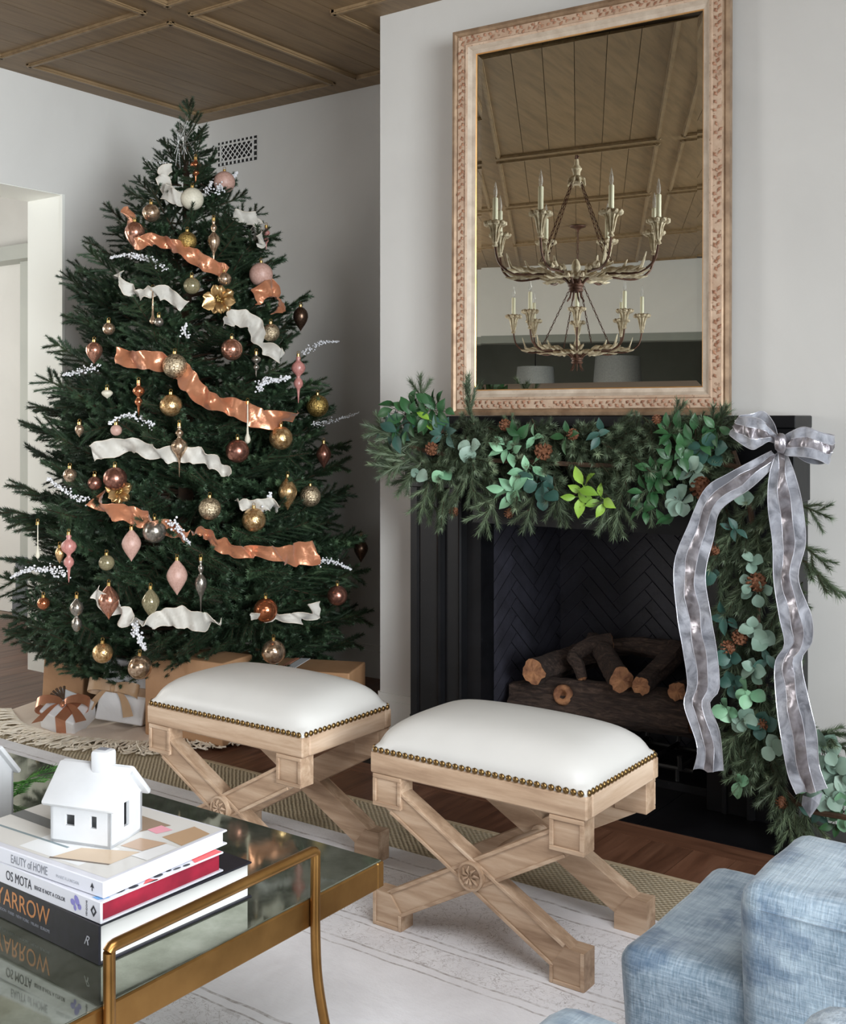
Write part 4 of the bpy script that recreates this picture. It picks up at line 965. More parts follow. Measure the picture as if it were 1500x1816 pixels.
# pleats on the front face
for i, p in enumerate(b.v):
    x_, y_, z_ = p
    if y_ + 1.98 < 1.79 and z_ + 0.017 < 0.40:
        k = min(1, (0.40 - z_ - 0.017) / 0.12); b.v[i] = (x_, y_ + 0.012 * k * math.sin((x_ - 0.35) * 95) ** 3, z_)
b.build('seat_cushion', M['blue'], ch, smooth='all')
b = softbox((-0.635, 1.735, 0.017), (0.20, 2.03, 0.588), 0.034, CM, wob=0.006, seed=3); b.build('arm', M['blue'], ch, smooth='all')
b = softbox((-0.60, 2.02, 0.06), (0.20, 2.52, 0.30), 0.03, CM, seed=5); b.build('seat_base', M['blue'], ch, smooth='all')
b = MB(); b.tube([CM @ Vector(p) for p in catmull([(-0.60, 1.7365, 0.553), (-0.3, 1.7345, 0.555), (0.17, 1.737, 0.553)], 6)], 0.003, 6); b.build('piping', M['blue'], ch, smooth=True)
ch2 = thing('armchair', 'blue velvet armchair showing only its rounded top edge at the bottom', 'armchair', (-0.25, 1.05, 0.017))
CM = Matrix.Translation((0.25, -1.05, -0.017))
b = softbox((-0.695, 0.70, 0.02), (0.10, 1.262, 0.60), 0.045, CM, wob=0.005, seed=8); b.build('chair_body', M['blue'], ch2, smooth='all')
M['greyblue'] = simple('grey blue linen', lin(112, 124, 134), lin(150, 160, 168), rough=0.9, scale=90, bump=0.4, bscale=300)
cp = uz(1600, 1930, 0.66)
cush = thing('throw_cushion', 'grey blue cushion corner peeking in at the bottom right', 'cushion', (cp.x + 0.02, cp.y - 0.05, 0.60))
b = softbox((-0.12, -0.09, -0.002), (0.16, 0.09, 0.12), 0.045, None, wob=0.006, seed=4, cuts=4); b.build('cushion_cover', M['greyblue'], cush, smooth='all')

# ------------------------------------------------------------------ christmas tree
TXC, TYC = -3.875, 3.545
TDC = depth((TXC, TYC))
SIL = [(2.772, 0.02), (2.60, 0.09), (2.46, 0.17), (2.26, 0.33), (2.09, 0.45), (1.91, 0.54), (1.64, 0.61), (1.34, 0.69), (1.10, 0.75), (0.79, 0.80), (0.46, 0.85), (0.20, 0.80), (0.05, 0.70)]
def TR(z):
    if z >= SIL[0][0]: return 0.0
    for (za, ra), (zb, rb) in zip(SIL[:-1], SIL[1:]):
        if zb <= z <= za: return ra + (rb - ra) * (za - z) / (za - zb)
    return SIL[-1][1]
def on_tree(px, py, k=0.86):
    """first point on the foliage surface along the sight line"""
    best = None
    d = 4.1
    while d < 5.35:
        p = ud(px, py, d); h = math.hypot(p.x - TXC, p.y - TYC)
        if h < k * TR(p.z): return p
        if best is None or h < best[0]: best = (h, p)
        d += 0.01
    return best[1]
def firmat():
    s = NT('dark fir needles'); v = s.coord(); r = s.rand(); f = s.noise(v, 9, 3)
    c = s.ramp(f, [(0.3, lin(30, 46, 32)), (0.55, lin(50, 72, 48)), (0.8, lin(86, 106, 74))])
    hs = s.n('ShaderNodeHueSaturation'); s.l(c, hs.inputs['Color']); s.l(s.math('ADD', s.math('MULTIPLY', r, 0.6), 0.7), hs.inputs['Value'])
    s.set(hs.outputs[0], 0.6); return s.m
M['fir'] = firmat()
M['stem'] = simple('brown stem', lin(62, 46, 34), lin(84, 62, 44), rough=0.8, scale=30)
def needles(b, p0, p1, nlen, step, per, r, spread=0.75, w=0.0011):
    p0 = Vector(p0); p1 = Vector(p1); d = p1 - p0; L = d.length; d.normalize(); u = d.orthogonal().normalized(); v = d.cross(u); n = max(2, int(L / step))
    for i in range(n + 1):
        c = p0 + d * (L * i / n); taper = 1.0 if i < n * 0.85 else 0.85
        for k in range(per):
            a = 2 * math.pi * (k + r.random()) / per + i * 1.9; o = u * math.cos(a) + v * math.sin(a)
            t = (d * r.uniform(0.55, 1.0) + o * spread).normalized(); s_ = t.cross(o).normalized() * w
            q = c + t * nlen * taper * r.uniform(0.75, 1.15)
            b.f.append((len(b.v), len(b.v) + 1, len(b.v) + 2)); b.mi.append(0); b.v += [tuple(c - s_), tuple(c + s_), tuple(q)]
def fir_branch(seed, L, bare=0.3, tw=0.36, nlen=0.020, step=0.0050, per=6):
    r = random.Random(seed); b = MB(); b.cur = 1
    path = [Vector((0, L * t, -0.05 * L * math.sin(t * math.pi) + 0.10 * L * t * t)) for t in (0, .2, .4, .6, .8, 1.0)]
    b.tube(path, [0.006, 0.0055, 0.0045, 0.0035, 0.0028, 0.0018], 4, cap=False)
    b.cur = 0
    def at(t):
        k = min(int(t * 5), 4); return path[k].lerp(path[k + 1], t * 5 - k)
    for i in range(int(5 * bare), 5): needles(b, path[i], path[i + 1], nlen, step, per, r, w=0.0021)
    nt = max(6, int(L / 0.060)); side = 1
    for i in range(nt):
        t = bare + (0.95 - bare) * (i + 0.3) / nt
        base = at(t); ln = tw * L * (1.12 - t) * r.uniform(0.8, 1.2) + 0.035
        for side in (-1, 1):
            a = math.radians(r.uniform(38, 62)) * side; d = Vector((math.sin(a), math.cos(a), r.uniform(-0.12, 0.28))).normalized()
            tip = base + d * ln; b.cur = 1; b.tube([base, tip], [0.0022, 0.0012], 3, cap=False); b.cur = 0
            needles(b, base, tip, nlen, step, per, r, w=0.0021)
            if ln > 0.13:
                for q in (0.45, 0.72):
                    bb = base.lerp(tip, q); a2 = a + math.radians(42) * r.choice((-1, 1)); d2 = Vector((math.sin(a2), math.cos(a2), r.uniform(-.1, .3))).normalized()
                    needles(b, bb, bb + d2 * ln * 0.42, nlen, step, per, r, w=0.0021)
    return b.mesh('branch', [M['fir'], M['stem']])
BR = {'L': [fir_branch(s_, 0.62, 0.32) for s_ in (1, 2, 3)], 'M': [fir_branch(s_, 0.42, 0.2) for s_ in (4, 5, 6)], 'S': [fir_branch(s_, 0.24, 0.06, 0.42) for s_ in (7, 8, 9)]}
BRL = {'L': 0.62, 'M': 0.42, 'S': 0.24}
tree = thing('christmas_tree', 'tall dark green christmas tree hung with copper and pink ornaments in the corner', 'christmas tree', (TXC, TYC, 0))
b = MB(); b.tube([(0, 0, 0.05), (0, 0, 1.2), (0.005, 0, 2.3), (0.0, 0, 2.62)], [0.04, 0.034, 0.018, 0.008], 10); b.build('trunk', M['stem'], tree, smooth=True)
b = MB()
for k in range(4):
    a = k * math.pi / 2 + 0.5; b.tube([(0, 0, 0.14), (0.10 * math.cos(a), 0.10 * math.sin(a), 0.10), (0.26 * math.cos(a), 0.26 * math.sin(a), 0.014)], 0.012, 6)
b.tube([(0, 0, 0.05), (0, 0, 0.2)], 0.05, 12); b.build('tree_stand', M['black_iron'], tree)
rb = random.Random(21)
nbr = 0
view = math.atan2(-TYC, -TXC)   # toward the camera
def put_branch(kind, az, z, reach, elev, roll=0.0):
    global nbr
    L = BRL[kind]; sc = max(0.5, min(1.45, reach[1] / L))
    me = rb.choice(BR[kind]); rad0 = reach[0]
    d = Vector((math.cos(az) * math.cos(elev), math.sin(az) * math.cos(elev), math.sin(elev)))
    put('branch', me, tree, (math.cos(az) * rad0, math.sin(az) * rad0, z), align(d, roll=roll), (sc, sc, sc)); nbr += 1
ga = 2.399963
N1 = 192
for i in range(N1):
    t = (i + 0.5) / N1; z = 0.22 + 2.32 * (1 - (1 - t) ** 1.0) * 1.0
    z = 0.20 + 2.42 * (0.62 * (1 - math.sqrt(1 - t * 0.97)) / 0.827 + 0.38 * t)
    az = i * ga + rb.uniform(-0.3, 0.3); R = TR(z) * rb.uniform(0.84, 1.03)
    elev = math.radians(-6 + 30 * (z / 2.6) + rb.uniform(-9, 9)) if z > 0.4 else math.radians(rb.uniform(-6, 6))
    # keep the wall side and the chimney side short
    x_, y_ = TXC + math.cos(az) * R, TYC + math.sin(az) * R
    while (x_ < XL + 0.06 or y_ > YB - 0.06 or (x_ > XC - 0.03 and y_ > YC - 0.06)) and R > 0.2:
        R -= 0.04; x_, y_ = TXC + math.cos(az) * R, TYC + math.sin(az) * R
    if z < 0.6 and math.cos(az - view) > 0.2: R *= 0.9; elev += 0.16
    R /= max(0.6, math.cos(elev)); kind = 'L' if R > 0.50 else ('M' if R > 0.27 else 'S')
    put_branch(kind, az, z - math.sin(elev) * R * 0.75, (0.02, R), elev, rb.uniform(-0.5, 0.5))
# outer fill facing the room, lifting and dropping tips
for i in range(98):
    z = 0.26 + 2.22 * (i + 0.5) / 98 + rb.uniform(-0.04, 0.04); az = view + rb.uniform(-1.45, 1.45); R = TR(z)
    k = 'M' if R > 0.45 else 'S'; L = min(BRL[k] * 1.0, R * 0.72); x_, y_ = TXC + math.cos(az) * R, TYC + math.sin(az) * R
    put_branch(k, az + rb.uniform(-0.5, 0.5), z, (max(0.0, R * 0.92 - L), L), math.radians(rb.uniform(-28, 22)), rb.uniform(-1.2, 1.2))
for z, az, el, L in ((2.47, 0.4, 1.05, .17), (2.48, 2.6, 0.95, .16), (2.45, 4.4, 0.85, .17), (2.50, 5.5, 1.15, .15), (2.53, 1.5, 1.5, .25), (2.42, 3.4, 0.7, .19), (2.40, 0.9, .8, .2)):
    put_branch('S', az, z, (0.01, L), el)
print('branches', nbr)

# wire star caught in the tip
s = NT('silver wire'); s.set(lin(206, 208, 206), 0.3, 0.9); M['silver_wire'] = s.m
tp = ud(325, 246, TDC - 0.12); star = thing('wire_star', 'silver wire twig star caught at the very top of the tree', 'tree topper', tuple(tp))
for k in range(34):
    a = rb.uniform(0, 2 * math.pi); e = rb.uniform(-1.2, 1.2); L = rb.uniform(0.03, 0.075) * (1.3 if abs(e) > 0.8 else 1)
    d = Vector((math.cos(a) * math.cos(e) * .7, math.sin(a) * math.cos(e) * .7, math.sin(e) * 1.3)); o = Vector((rb.uniform(-.02, .02), rb.uniform(-.02, .02), rb.uniform(-.04, .05)))
    b = MB(); b.tube([o - d * L * 0.6, o + d * L], 0.0011, 4); b.build('wire', M['silver_wire'], star)

# ------------------------------------------------------------------ ornaments
def metal(name, c1, c2, rough, scale=14, met=0.85, bump=0.0, bs=60):
    return simple(name, lin(*c1), lin(*c2), rough=rough, metal=met, scale=scale, bump=bump, bscale=bs, dist=0.004)
OM = {
 'pink': simple('matte blush glass', lin(176, 138, 126), lin(194, 158, 146), rough=0.45, scale=12),
 'dusk': simple('dusky pink glass', lin(168, 110, 104), lin(190, 132, 124), rough=0.3, scale=12),
 'cream': simple('matte cream glass', lin(200, 194, 176), lin(214, 208, 190), rough=0.5, scale=12),
 'champ': metal('champagne mercury glass', (150, 120, 94), (226, 202, 176), 0.18, 7),
 'rose': metal('rose gold glass', (180, 120, 98), (216, 166, 144), 0.2, 14),
 'copper': metal('copper glass', (168, 96, 62), (204, 132, 94), 0.16, 10),
 'mauve': metal('mauve copper glass', (136, 92, 80), (170, 122, 106), 0.26, 12),
 'gold': metal('gold patterned glass', (178, 136, 84), (236, 204, 156), 0.2, 9, bump=0.5, bs=12),
 'glitter': metal('champagne glitter', (104, 84, 60), (240, 222, 190), 0.28, 15, bump=1.0, bs=16),
 'goldglit': metal('gold glitter', (98, 76, 38), (222, 190, 116), 0.28, 15, bump=1.0, bs=16),
 'silver': metal('smoky silver glass', (130, 124, 116), (176, 170, 160), 0.22, 12),
 'dark': metal('dark bronze glass', (70, 54, 44), (104, 82, 68), 0.3, 12),
 'olive': simple('smoky olive glass', lin(120, 112, 86), lin(150, 142, 112), rough=0.15, metal=0.3, scale=14),
 'goldleaf': metal('brushed gold leaf', (170, 132, 82), (216, 182, 132), 0.3, 14, bump=0.3),
}
M['cap'] = simple('gold ornament cap', lin(196, 158, 90), lin(220, 186, 120), rough=0.25, metal=0.9)
def prof(shape):
    if shape == 'ball': return [(0.5 * math.sin(math.pi * k / 14), 0.5 - 0.5 * math.cos(math.pi * k / 14)) for k in range(1, 14)], 1.0
    P = {'drop': [(0.004, 0), (0.04, .05), (0.14, .14), (0.29, .27), (0.42, .42), (0.495, .58), (0.48, .72), (0.40, .84), (0.25, .94), (0.10, .99), (0.06, 1.0)],
         'spindle': [(0.004, 0), (0.05, .05), (0.18, .16), (0.34, .30), (0.46, .44), (0.5, .55), (0.46, .66), (0.35, .78), (0.2, .89), (0.08, .97), (0.05, 1.0)],
         'finial': [(0.01, 0), (0.03, .12), (0.055, .25), (0.10, .36), (0.26, .44), (0.46, .53), (0.5, .60), (0.44, .67), (0.22, .73), (0.12, .76), (0.12, .78), (0.22, .82), (0.25, .85), (0.20, .885), (0.09, .91), (0.09, .93), (0.14, .955), (0.10, .985), (0.05, 1.0)],
         'bulbs': [(0.02, 0), (0.06, .12), (0.10, .25), (0.12, .30), (0.30, .37), (0.33, .43), (0.26, .49), (0.12, .54), (0.14, .58), (0.40, .66), (0.5, .74), (0.42, .82), (0.2, .88), (0.12, .91), (0.18, .95), (0.1, .99), (0.05, 1.0)],
         'stack': [(0.02, 0), (0.2, .05), (0.36, .18), (0.34, .32), (0.15, .42), (0.12, .46), (0.38, .55), (0.5, .68), (0.42, .80), (0.2, .9), (0.1, .95), (0.08, 1.0)],
         'icicle': [(0.02, 0), (0.32, .03), (0.5, .09), (0.42, .16), (0.2, .25), (0.13, .4), (0.12, .7), (0.10, .95), (0.06, 1.0)]}[shape]
    return P, 1.0
ME_O = {}
def ornament(px, py, wpx, hpx, shape, mat, label, group='ornaments hung on the tree', k=0.99, tilt=0.0):
    p = on_tree(px, py, k); d = depth(p); w_ = wpx * d / FPX; h_ = (wpx if shape == 'ball' else hpx) * d / FPX
    key = (shape, mat)
    if key not in ME_O:
        P, _ = prof(shape); b = MB(); b.lathe([(r, z - 0.5) for r, z in P], 18); ME_O[key] = b.mesh('glass_body', OM[mat], 'all')
    nm = {'ball': 'ball_ornament', 'drop': 'drop_ornament', 'spindle': 'drop_ornament', 'finial': 'finial_ornament', 'bulbs': 'finial_ornament', 'stack': 'double_bulb_ornament', 'icicle': 'icicle_ornament'}[shape]
    t = thing(nm, label, 'ornament', tuple(p), (0, tilt, 0.6), group)
    put('glass_body', ME_O[key], t, scale=(w_, w_, h_))
    if 'cap' not in ME_O:
        b = MB(); b.lathe([(0.0075, -0.004), (0.0075, 0.008), (0.004, 0.010)], 10); ME_O['cap'] = b.mesh('cap', M['cap'], True)
        b = MB(); b.tube([(0.006 * math.cos(a), 0, 0.006 * math.sin(a)) for a in [2 * math.pi * q / 8 for q in range(9)]], 0.0009, 4, cap=False); ME_O['loop'] = b.mesh('hanging_loop', M['cap'], True)
    c = put('cap', ME_O['cap'], t, (0, 0, h_ / 2)); put('hanging_loop', ME_O['loop'], c, (0, 0, 0.014))
    return t
for a in (
 (347, 303, 20, 42, 'bulbs', 'copper', 'shiny copper finial ornament just below the tree top'),
 (398, 323, 38, 38, 'ball', 'pink', 'matte pink ball near the top crossed by a white berry spray'),
 (341, 353, 40, 40, 'ball', 'cream', 'matte cream ball hanging centrally near the tree top'),
 (268, 378, 32, 32, 'ball', 'champ', 'champagne mercury ball at upper left beside the cream ribbon loop'),
 (239, 418, 36, 50, 'drop', 'rose', 'rose gold pointed drop at upper left over the copper ribbon end'),
 (332, 428, 34, 34, 'ball', 'goldglit', 'gold glitter ball tucked behind the highest copper ribbon'),
 (379, 436, 23, 92, 'finial', 'champ', 'long champagne finial with spike hanging over the highest copper ribbon'),
 (463, 487, 42, 42, 'ball', 'pink', 'large matte pink ball at upper right above a short copper ribbon'),
 (340, 507, 30, 30, 'ball', 'olive', 'dim smoky green ball left of the upper gold flower'),
 (398, 495, 25, 25, 'ball', 'champ', 'small clear champagne ball right above the upper gold flower'),
 (533, 566, 27, 44, 'drop', 'dark', 'dark bronze pointed drop hanging off the upper right edge'),
 (480, 590, 32, 32, 'ball', 'glitter', 'champagne glitter ball just right of the cream ribbon at upper right'),
 (271, 545, 12, 62, 'icicle', 'champ', 'thin necked champagne icicle drop under the upper left cream ribbon'),
 (282, 571, 17, 17, 'ball', 'silver', 'tiny silver ball touching the thin necked champagne drop'),
 (193, 583, 22, 22, 'ball', 'champ', 'small tan ball at the left edge above the copper drop'),
 (472, 423, 14, 40, 'bulbs', 'dusk', 'small pink finial behind the upper right cream ribbon'),
 (167, 626, 30, 40, 'drop', 'rose', 'copper pink drop on the left edge beside the white berry spray'),
 (411, 620, 39, 39, 'ball', 'rose', 'rose copper swirled ball below the upper right cream ribbon'),
 (310, 649, 44, 44, 'ball', 'glitter', 'large champagne glitter ball resting on the second copper ribbon'),
 (246, 708, 22, 60, 'bulbs', 'copper', 'shiny copper finial hanging at middle left above a berry spray'),
 (303, 719, 40, 40, 'ball', 'gold', 'bright gold ball below the glitter ball at the centre left'),
 (454, 648, 18, 42, 'bulbs', 'silver', 'smoky silver finial left of the white berry cluster'),
 (529, 673, 26, 84, 'bulbs', 'dusk', 'dusky pink long finial on the right edge'),
 (563, 720, 40, 40, 'ball', 'goldglit', 'dark glitter ball on the right edge below the pink finial'),
 (498, 777, 42, 42, 'ball', 'gold', 'gold patterned ball under the right end of the second copper ribbon'),
 (421, 800, 42, 42, 'ball', 'mauve', 'mauve copper ball at the centre right beside the cream ribbon end'),
 (439, 751, 11, 72, 'icicle', 'cream', 'thin cream icicle drop hanging across the second copper ribbon'),
 (574, 808, 27, 46, 'spindle', 'mauve', 'mauve pointed drop at the right edge below the glitter ball'),
 (318, 800, 30, 92, 'finial', 'champ', 'large champagne finial with spike over the middle cream ribbon'),
 (510, 875, 34, 60, 'spindle', 'gold', 'pale gold pointed drop at the right beside the glitter ball'),
 (550, 880, 38, 38, 'ball', 'glitter', 'glitter gold ball beside the pale gold drop at right'),
 (372, 902, 40, 40, 'ball', 'glitter', 'silver champagne glitter ball low in the centre'),
 (450, 922, 43, 43, 'ball', 'gold', 'gold copper patterned ball below a white berry sprig at centre right'),
 (204, 849, 42, 42, 'ball', 'mauve', 'rose copper ball directly above the lower gold flower'),
 (168, 857, 25, 25, 'ball', 'mauve', 'small copper ball left of the rose copper ball'),
 (274, 942, 43, 43, 'ball', 'silver', 'dark silver ball under the third copper ribbon'),
 (124, 846, 24, 32, 'drop', 'champ', 'dim tan drop at the left edge by the door opening'),
 (190, 699, 20, 16, 'drop', 'cream', 'small pale drop half hidden at middle left'),
 (206, 763, 20, 20, 'ball', 'pink', 'small matte pink ball behind the middle left berry spray'),
 (141, 764, 16, 24, 'drop', 'champ', 'thin tan drop at the far left behind needles'),
 (233, 967, 34, 58, 'spindle', 'pink', 'matte pink pointed drop left of the dark silver ball'),
 (314, 1024, 37, 64, 'spindle', 'pink', 'large matte pink pointed drop low in the centre'),
 (122, 990, 28, 86, 'bulbs', 'dusk', 'dusky pink long finial low on the left'),
 (189, 998, 28, 32, 'ball', 'olive', 'olive glass ball right of the low left pink finial'),
 (356, 1045, 22, 106, 'finial', 'silver', 'long smoky silver finial over the lowest cream ribbon'),
 (193, 1068, 38, 62, 'spindle', 'rose', 'rose gold pointed drop at lower left in front of a cream ribbon'),
 (267, 1070, 32, 54, 'spindle', 'olive', 'clear champagne pointed drop above the lowest cream ribbon'),
 (471, 1082, 43, 43, 'ball', 'copper', 'copper crackle ball low at the right behind fir tips'),
 (598, 1056, 36, 36, 'ball', 'mauve', 'copper ball at the low right edge'),
 (640, 975, 26, 46, 'spindle', 'dark', 'dark olive pointed drop at the far right edge by the chimney'),
 (136, 1090, 25, 62, 'stack', 'silver', 'silver double bulb ornament low on the left'),
 (182, 1158, 36, 36, 'ball', 'gold', 'gold ball hanging over the tall kraft box at left'),
 (248, 1183, 43, 43, 'ball', 'champ', 'champagne ball hanging lowest over the white gifts'),
 (485, 1156, 43, 43, 'ball', 'champ', 'shiny champagne ball hanging low above the left stool'),
 (67, 960, 8, 62, 'icicle', 'cream', 'thin pale icicle drop at the far left edge'),
 (106, 985, 16, 30, 'drop', 'gold', 'small gold drop behind the low left pink finial'),
 (77, 1070, 22, 22, 'ball', 'copper', 'small copper ball deep in the lowest left branches'),
): ornament(*a)

# gold flower clips
def gold_flower(px, py, wpx, label, seed):
    p = on_tree(px, py, 0.95); d = depth(p); R = wpx * d / FPX / 2; r = random.Random(seed)
    t = thing('gold_flower', label, 'flower', tuple(p), 0, 'gold fabric flowers clipped to the tree')
    zq = Vector((-p.x, -p.y, 0.25)).to_track_quat('Z', 'Y')
    for k in range(9):
        a = 2 * math.pi * k / 9 + r.uniform(-.2, .2); tl = r.uniform(0.2, 1.0); L = R * r.uniform(0.9, 1.15)
        b = MB(); n = 7
        rows = [(0, 0.1), (0.25, 0.55), (0.55, 0.85), (0.8, 0.7), (1.0, 0.12)]
        for t_, wd in rows:
            for q in range(5):
                u = -1 + q * 0.5; b.v.append((L * t_, u * wd * L * 0.42, 0.25 * L * math.sin(t_ * 2.2) * tl - 0.18 * L * abs(u) * t_ + 0.12 * L * t_ * math.sin(3 * u + k)))
        b.f = [(i * 5 + q, i * 5 + q + 1, (i + 1) * 5 + q + 1, (i + 1) * 5 + q) for i in range(4) for q in range(4)]; b.mi = [0] * len(b.f)
        o = b.build('petal', OM['goldleaf'], t, smooth='all'); o.rotation_euler = (zq.to_matrix().to_4x4() @ Matrix.Rotation(a, 4, 'Z') @ Matrix.Rotation(-0.5 * tl, 4, 'Y')).to_euler()
    b = MB()
    for k in range(9): b.sphere((r.uniform(-.18, .18) * R, r.uniform(-.18, .18) * R, R * 0.3), R * 0.1, sub=1)
    o = b.build('flower_centre', OM['goldglit'], t, smooth='all'); o.rotation_euler = zq.to_euler()
gold_flower(389, 532, 58, 'large gold fabric flower at the upper centre of the tree', 1)
gold_flower(211, 872, 48, 'smaller gold fabric flower at the left above the third copper ribbon', 2)

# ribbons threaded through the branches
def satin(name, c1, c2, rough, sheen):
    s = NT(name); v = s.coord(); f = s.noise(v, 7, 3); s.set(s.ramp(f, [(0.3, lin(*c1)), (0.7, lin(*c2))]), rough, 0.45 if name == 'copper satin ribbon' else 0.0); s.b.inputs['Sheen Weight'].default_value = sheen
    s.b.inputs['Specular IOR Level'].default_value = 0.7; s.bump(s.noise(v, 16, 3), 0.25, 0.02); return s.m
M['copper_satin'] = satin('copper satin ribbon', (182, 116, 82), (206, 142, 106), 0.3, 0.2)
M['cream_linen'] = satin('cream linen ribbon', (178, 174, 166), (202, 197, 188), 0.6, 0.3)
M['ribbon_edge'] = simple('ribbon wired edge', lin(224, 212, 196), rough=0.4)
def ribbon(name, label, cat, pts, mat, group, k=0.99, seed=1):
    """pts: (px, py, half width px, twist) along the visible run"""
    r = random.Random(seed); W = []
    for (px, py, hw_, tw) in pts:
        c = on_tree(px, py, k); d = depth(c); W.append((c, hw_ * d / FPX, tw))
    C = catmull([w_[0] for w_ in W], 8); m = len(C); n = 6; b = MB(); o = C[0].copy()
    for i, c in enumerate(C):
        f = i / (m - 1) * (len(W) - 1); j = min(int(f), len(W) - 2); q = f - j
        hw_ = W[j][1] * (1 - q) + W[j + 1][1] * q; tw = W[j][2] * (1 - q) + W[j + 1][2] * q + 0.45 * math.sin(i * 0.41 + seed * 1.7)
        t = (C[min(i + 1, m - 1)] - C[max(i - 1, 0)]).normalized(); out = Vector((c.x - TXC, c.y - TYC, 0)); out = (out - t * out.dot(t)).normalized(); up = t.cross(out).normalized()
        if up.z < 0: up = -up
        dirv = up * math.cos(tw) + out * math.sin(tw); nn = dirv.cross(t)
        for s_ in range(n + 1):
            u = -1 + 2 * s_ / n
            b.v.append(tuple(c - o + dirv * hw_ * u + nn * 0.014 * math.sin(i * 0.62 + u * 1.5 + seed) * (0.5 + abs(u)) + nn * 0.006 * math.sin(i * 1.35 + u * 3.0) + out * 0.020 * math.sin(i * 0.33 + seed)))
    W_ = n + 1
    b.f = [(i * W_ + s_, i * W_ + s_ + 1, (i + 1) * W_ + s_ + 1, (i + 1) * W_ + s_) for i in range(m - 1) for s_ in range(n)]; b.mi = [0] * len(b.f)
    t = thing(name, label, cat, tuple(o), 0, group)
    b.build('ribbon_band', mat, t, smooth='all')
    for s_ in (0, n):
        e = MB(); e.tube([b.v[i * W_ + s_] for i in range(m)], 0.0012, 4); e.build('wired_edge', mat if name == 'copper_ribbon' else M['ribbon_edge'], t)
    return t
GC, GW = 'copper satin ribbon lengths on the tree', 'cream ribbon lengths on the tree'
for args in (
 ('highest copper satin ribbon run sweeping down from upper left', [(231, 375, 6, 1.0), (232, 402, 8, .6), (246, 432, 10, .3), (270, 424, 9, .2), (300, 432, 12, 0), (335, 450, 13, .2), (370, 468, 12, 0), (402, 484, 9, .4)]),
 ('short copper satin ribbon fold under the pink ball at upper right', [(456, 528, 12, .4), (470, 512, 14, .1), (486, 515, 15, .2), (493, 535, 14, .4), (488, 556, 9, .8)]),
 ('second copper satin ribbon run crossing the middle from left to right', [(203, 630, 14, .2), (238, 638, 16, -.3), (275, 640, 18, .3), (315, 652, 17, .5), (340, 684, 18, .1), (368, 708, 16, -.2), (405, 720, 15, .2), (440, 732, 17, -.2), (475, 745, 17, .3), (518, 738, 12, .1)]),
 ('third copper satin ribbon run from the gold flower down toward the centre', [(170, 880, 20, .2), (195, 903, 14, .5), (232, 915, 15, .1), (268, 925, 13, .3), (300, 938, 14, .2), (332, 952, 12, .5)]),
 ('lowest copper satin ribbon run ending in a broad swirl at right', [(340, 946, 7, .4), (362, 943, 9, 0), (384, 963, 11, .6), (425, 980, 10, .2), (462, 978, 11, -.3), (500, 984, 16, .1), (530, 983, 20, 0), (555, 980, 21, .1)])):
    ribbon('copper_ribbon', args[0], 'ribbon', args[1], M['copper_satin'], GC, seed=len(args[1]))
for args in (
 ('topmost cream ribbon loop curling at the upper left of the tree', [(302, 298, 6, .9), (290, 315, 10, .4), (292, 335, 12, .2), (306, 348, 12, .3), (324, 354, 9, .6)]),
 ('cream ribbon fold at the upper right of the tree', [(416, 380, 7, .3), (438, 386, 10, .1), (455, 398, 14, .2), (463, 416, 13, .5), (455, 437, 6, 1.0)]),
 ('cream ribbon run at upper left above the thin icicle drop', [(213, 485, 5, .6), (222, 508, 8, .3), (245, 522, 10, .1), (270, 518, 11, .3), (295, 520, 11, .2), (328, 545, 8, .6)]),
 ('cream ribbon sweeping down right from the upper gold flower', [(395, 570, 9, .3), (420, 562, 13, .1), (445, 574, 15, .2), (463, 600, 14, .3), (480, 622, 12, .1), (498, 635, 9, .5)]),
 ('middle cream ribbon run behind the large champagne finial', [(165, 804, 12, .5), (190, 796, 16, .2), (235, 790, 13, -.2), (275, 803, 14, .3), (312, 806, 13, .1), (348, 808, 13, .4), (382, 822, 14, -.2), (408, 842, 9, .6)]),
 ('short cream ribbon run under the white berry sprig at right', [(418, 886, 5, .5), (442, 896, 8, .2), (472, 894, 10, .1), (496, 902, 7, .5)]),
 ('cream ribbon fold at lower left behind the rose gold drop', [(170, 1048, 12, .6), (192, 1070, 16, .2), (215, 1088, 18, .1), (234, 1104, 12, .5)]),
 ('lowest cream ribbon run rising and falling below the pink drop', [(234, 1106, 5, .8), (262, 1102, 9, .4), (295, 1096, 15, .1), (330, 1096, 19, 0), (362, 1104, 16, .3), (392, 1104, 8, .6)]),
 ('lowest right cream ribbon run past the copper crackle ball', [(442, 1092, 6, .4), (480, 1094, 8, .2), (515, 1096, 8, .3), (545, 1092, 12, .1), (572, 1080, 13, .2)])):
    ribbon('cream_ribbon', args[0], 'ribbon', args[1], M['cream_linen'], GW, seed=len(args[0]))

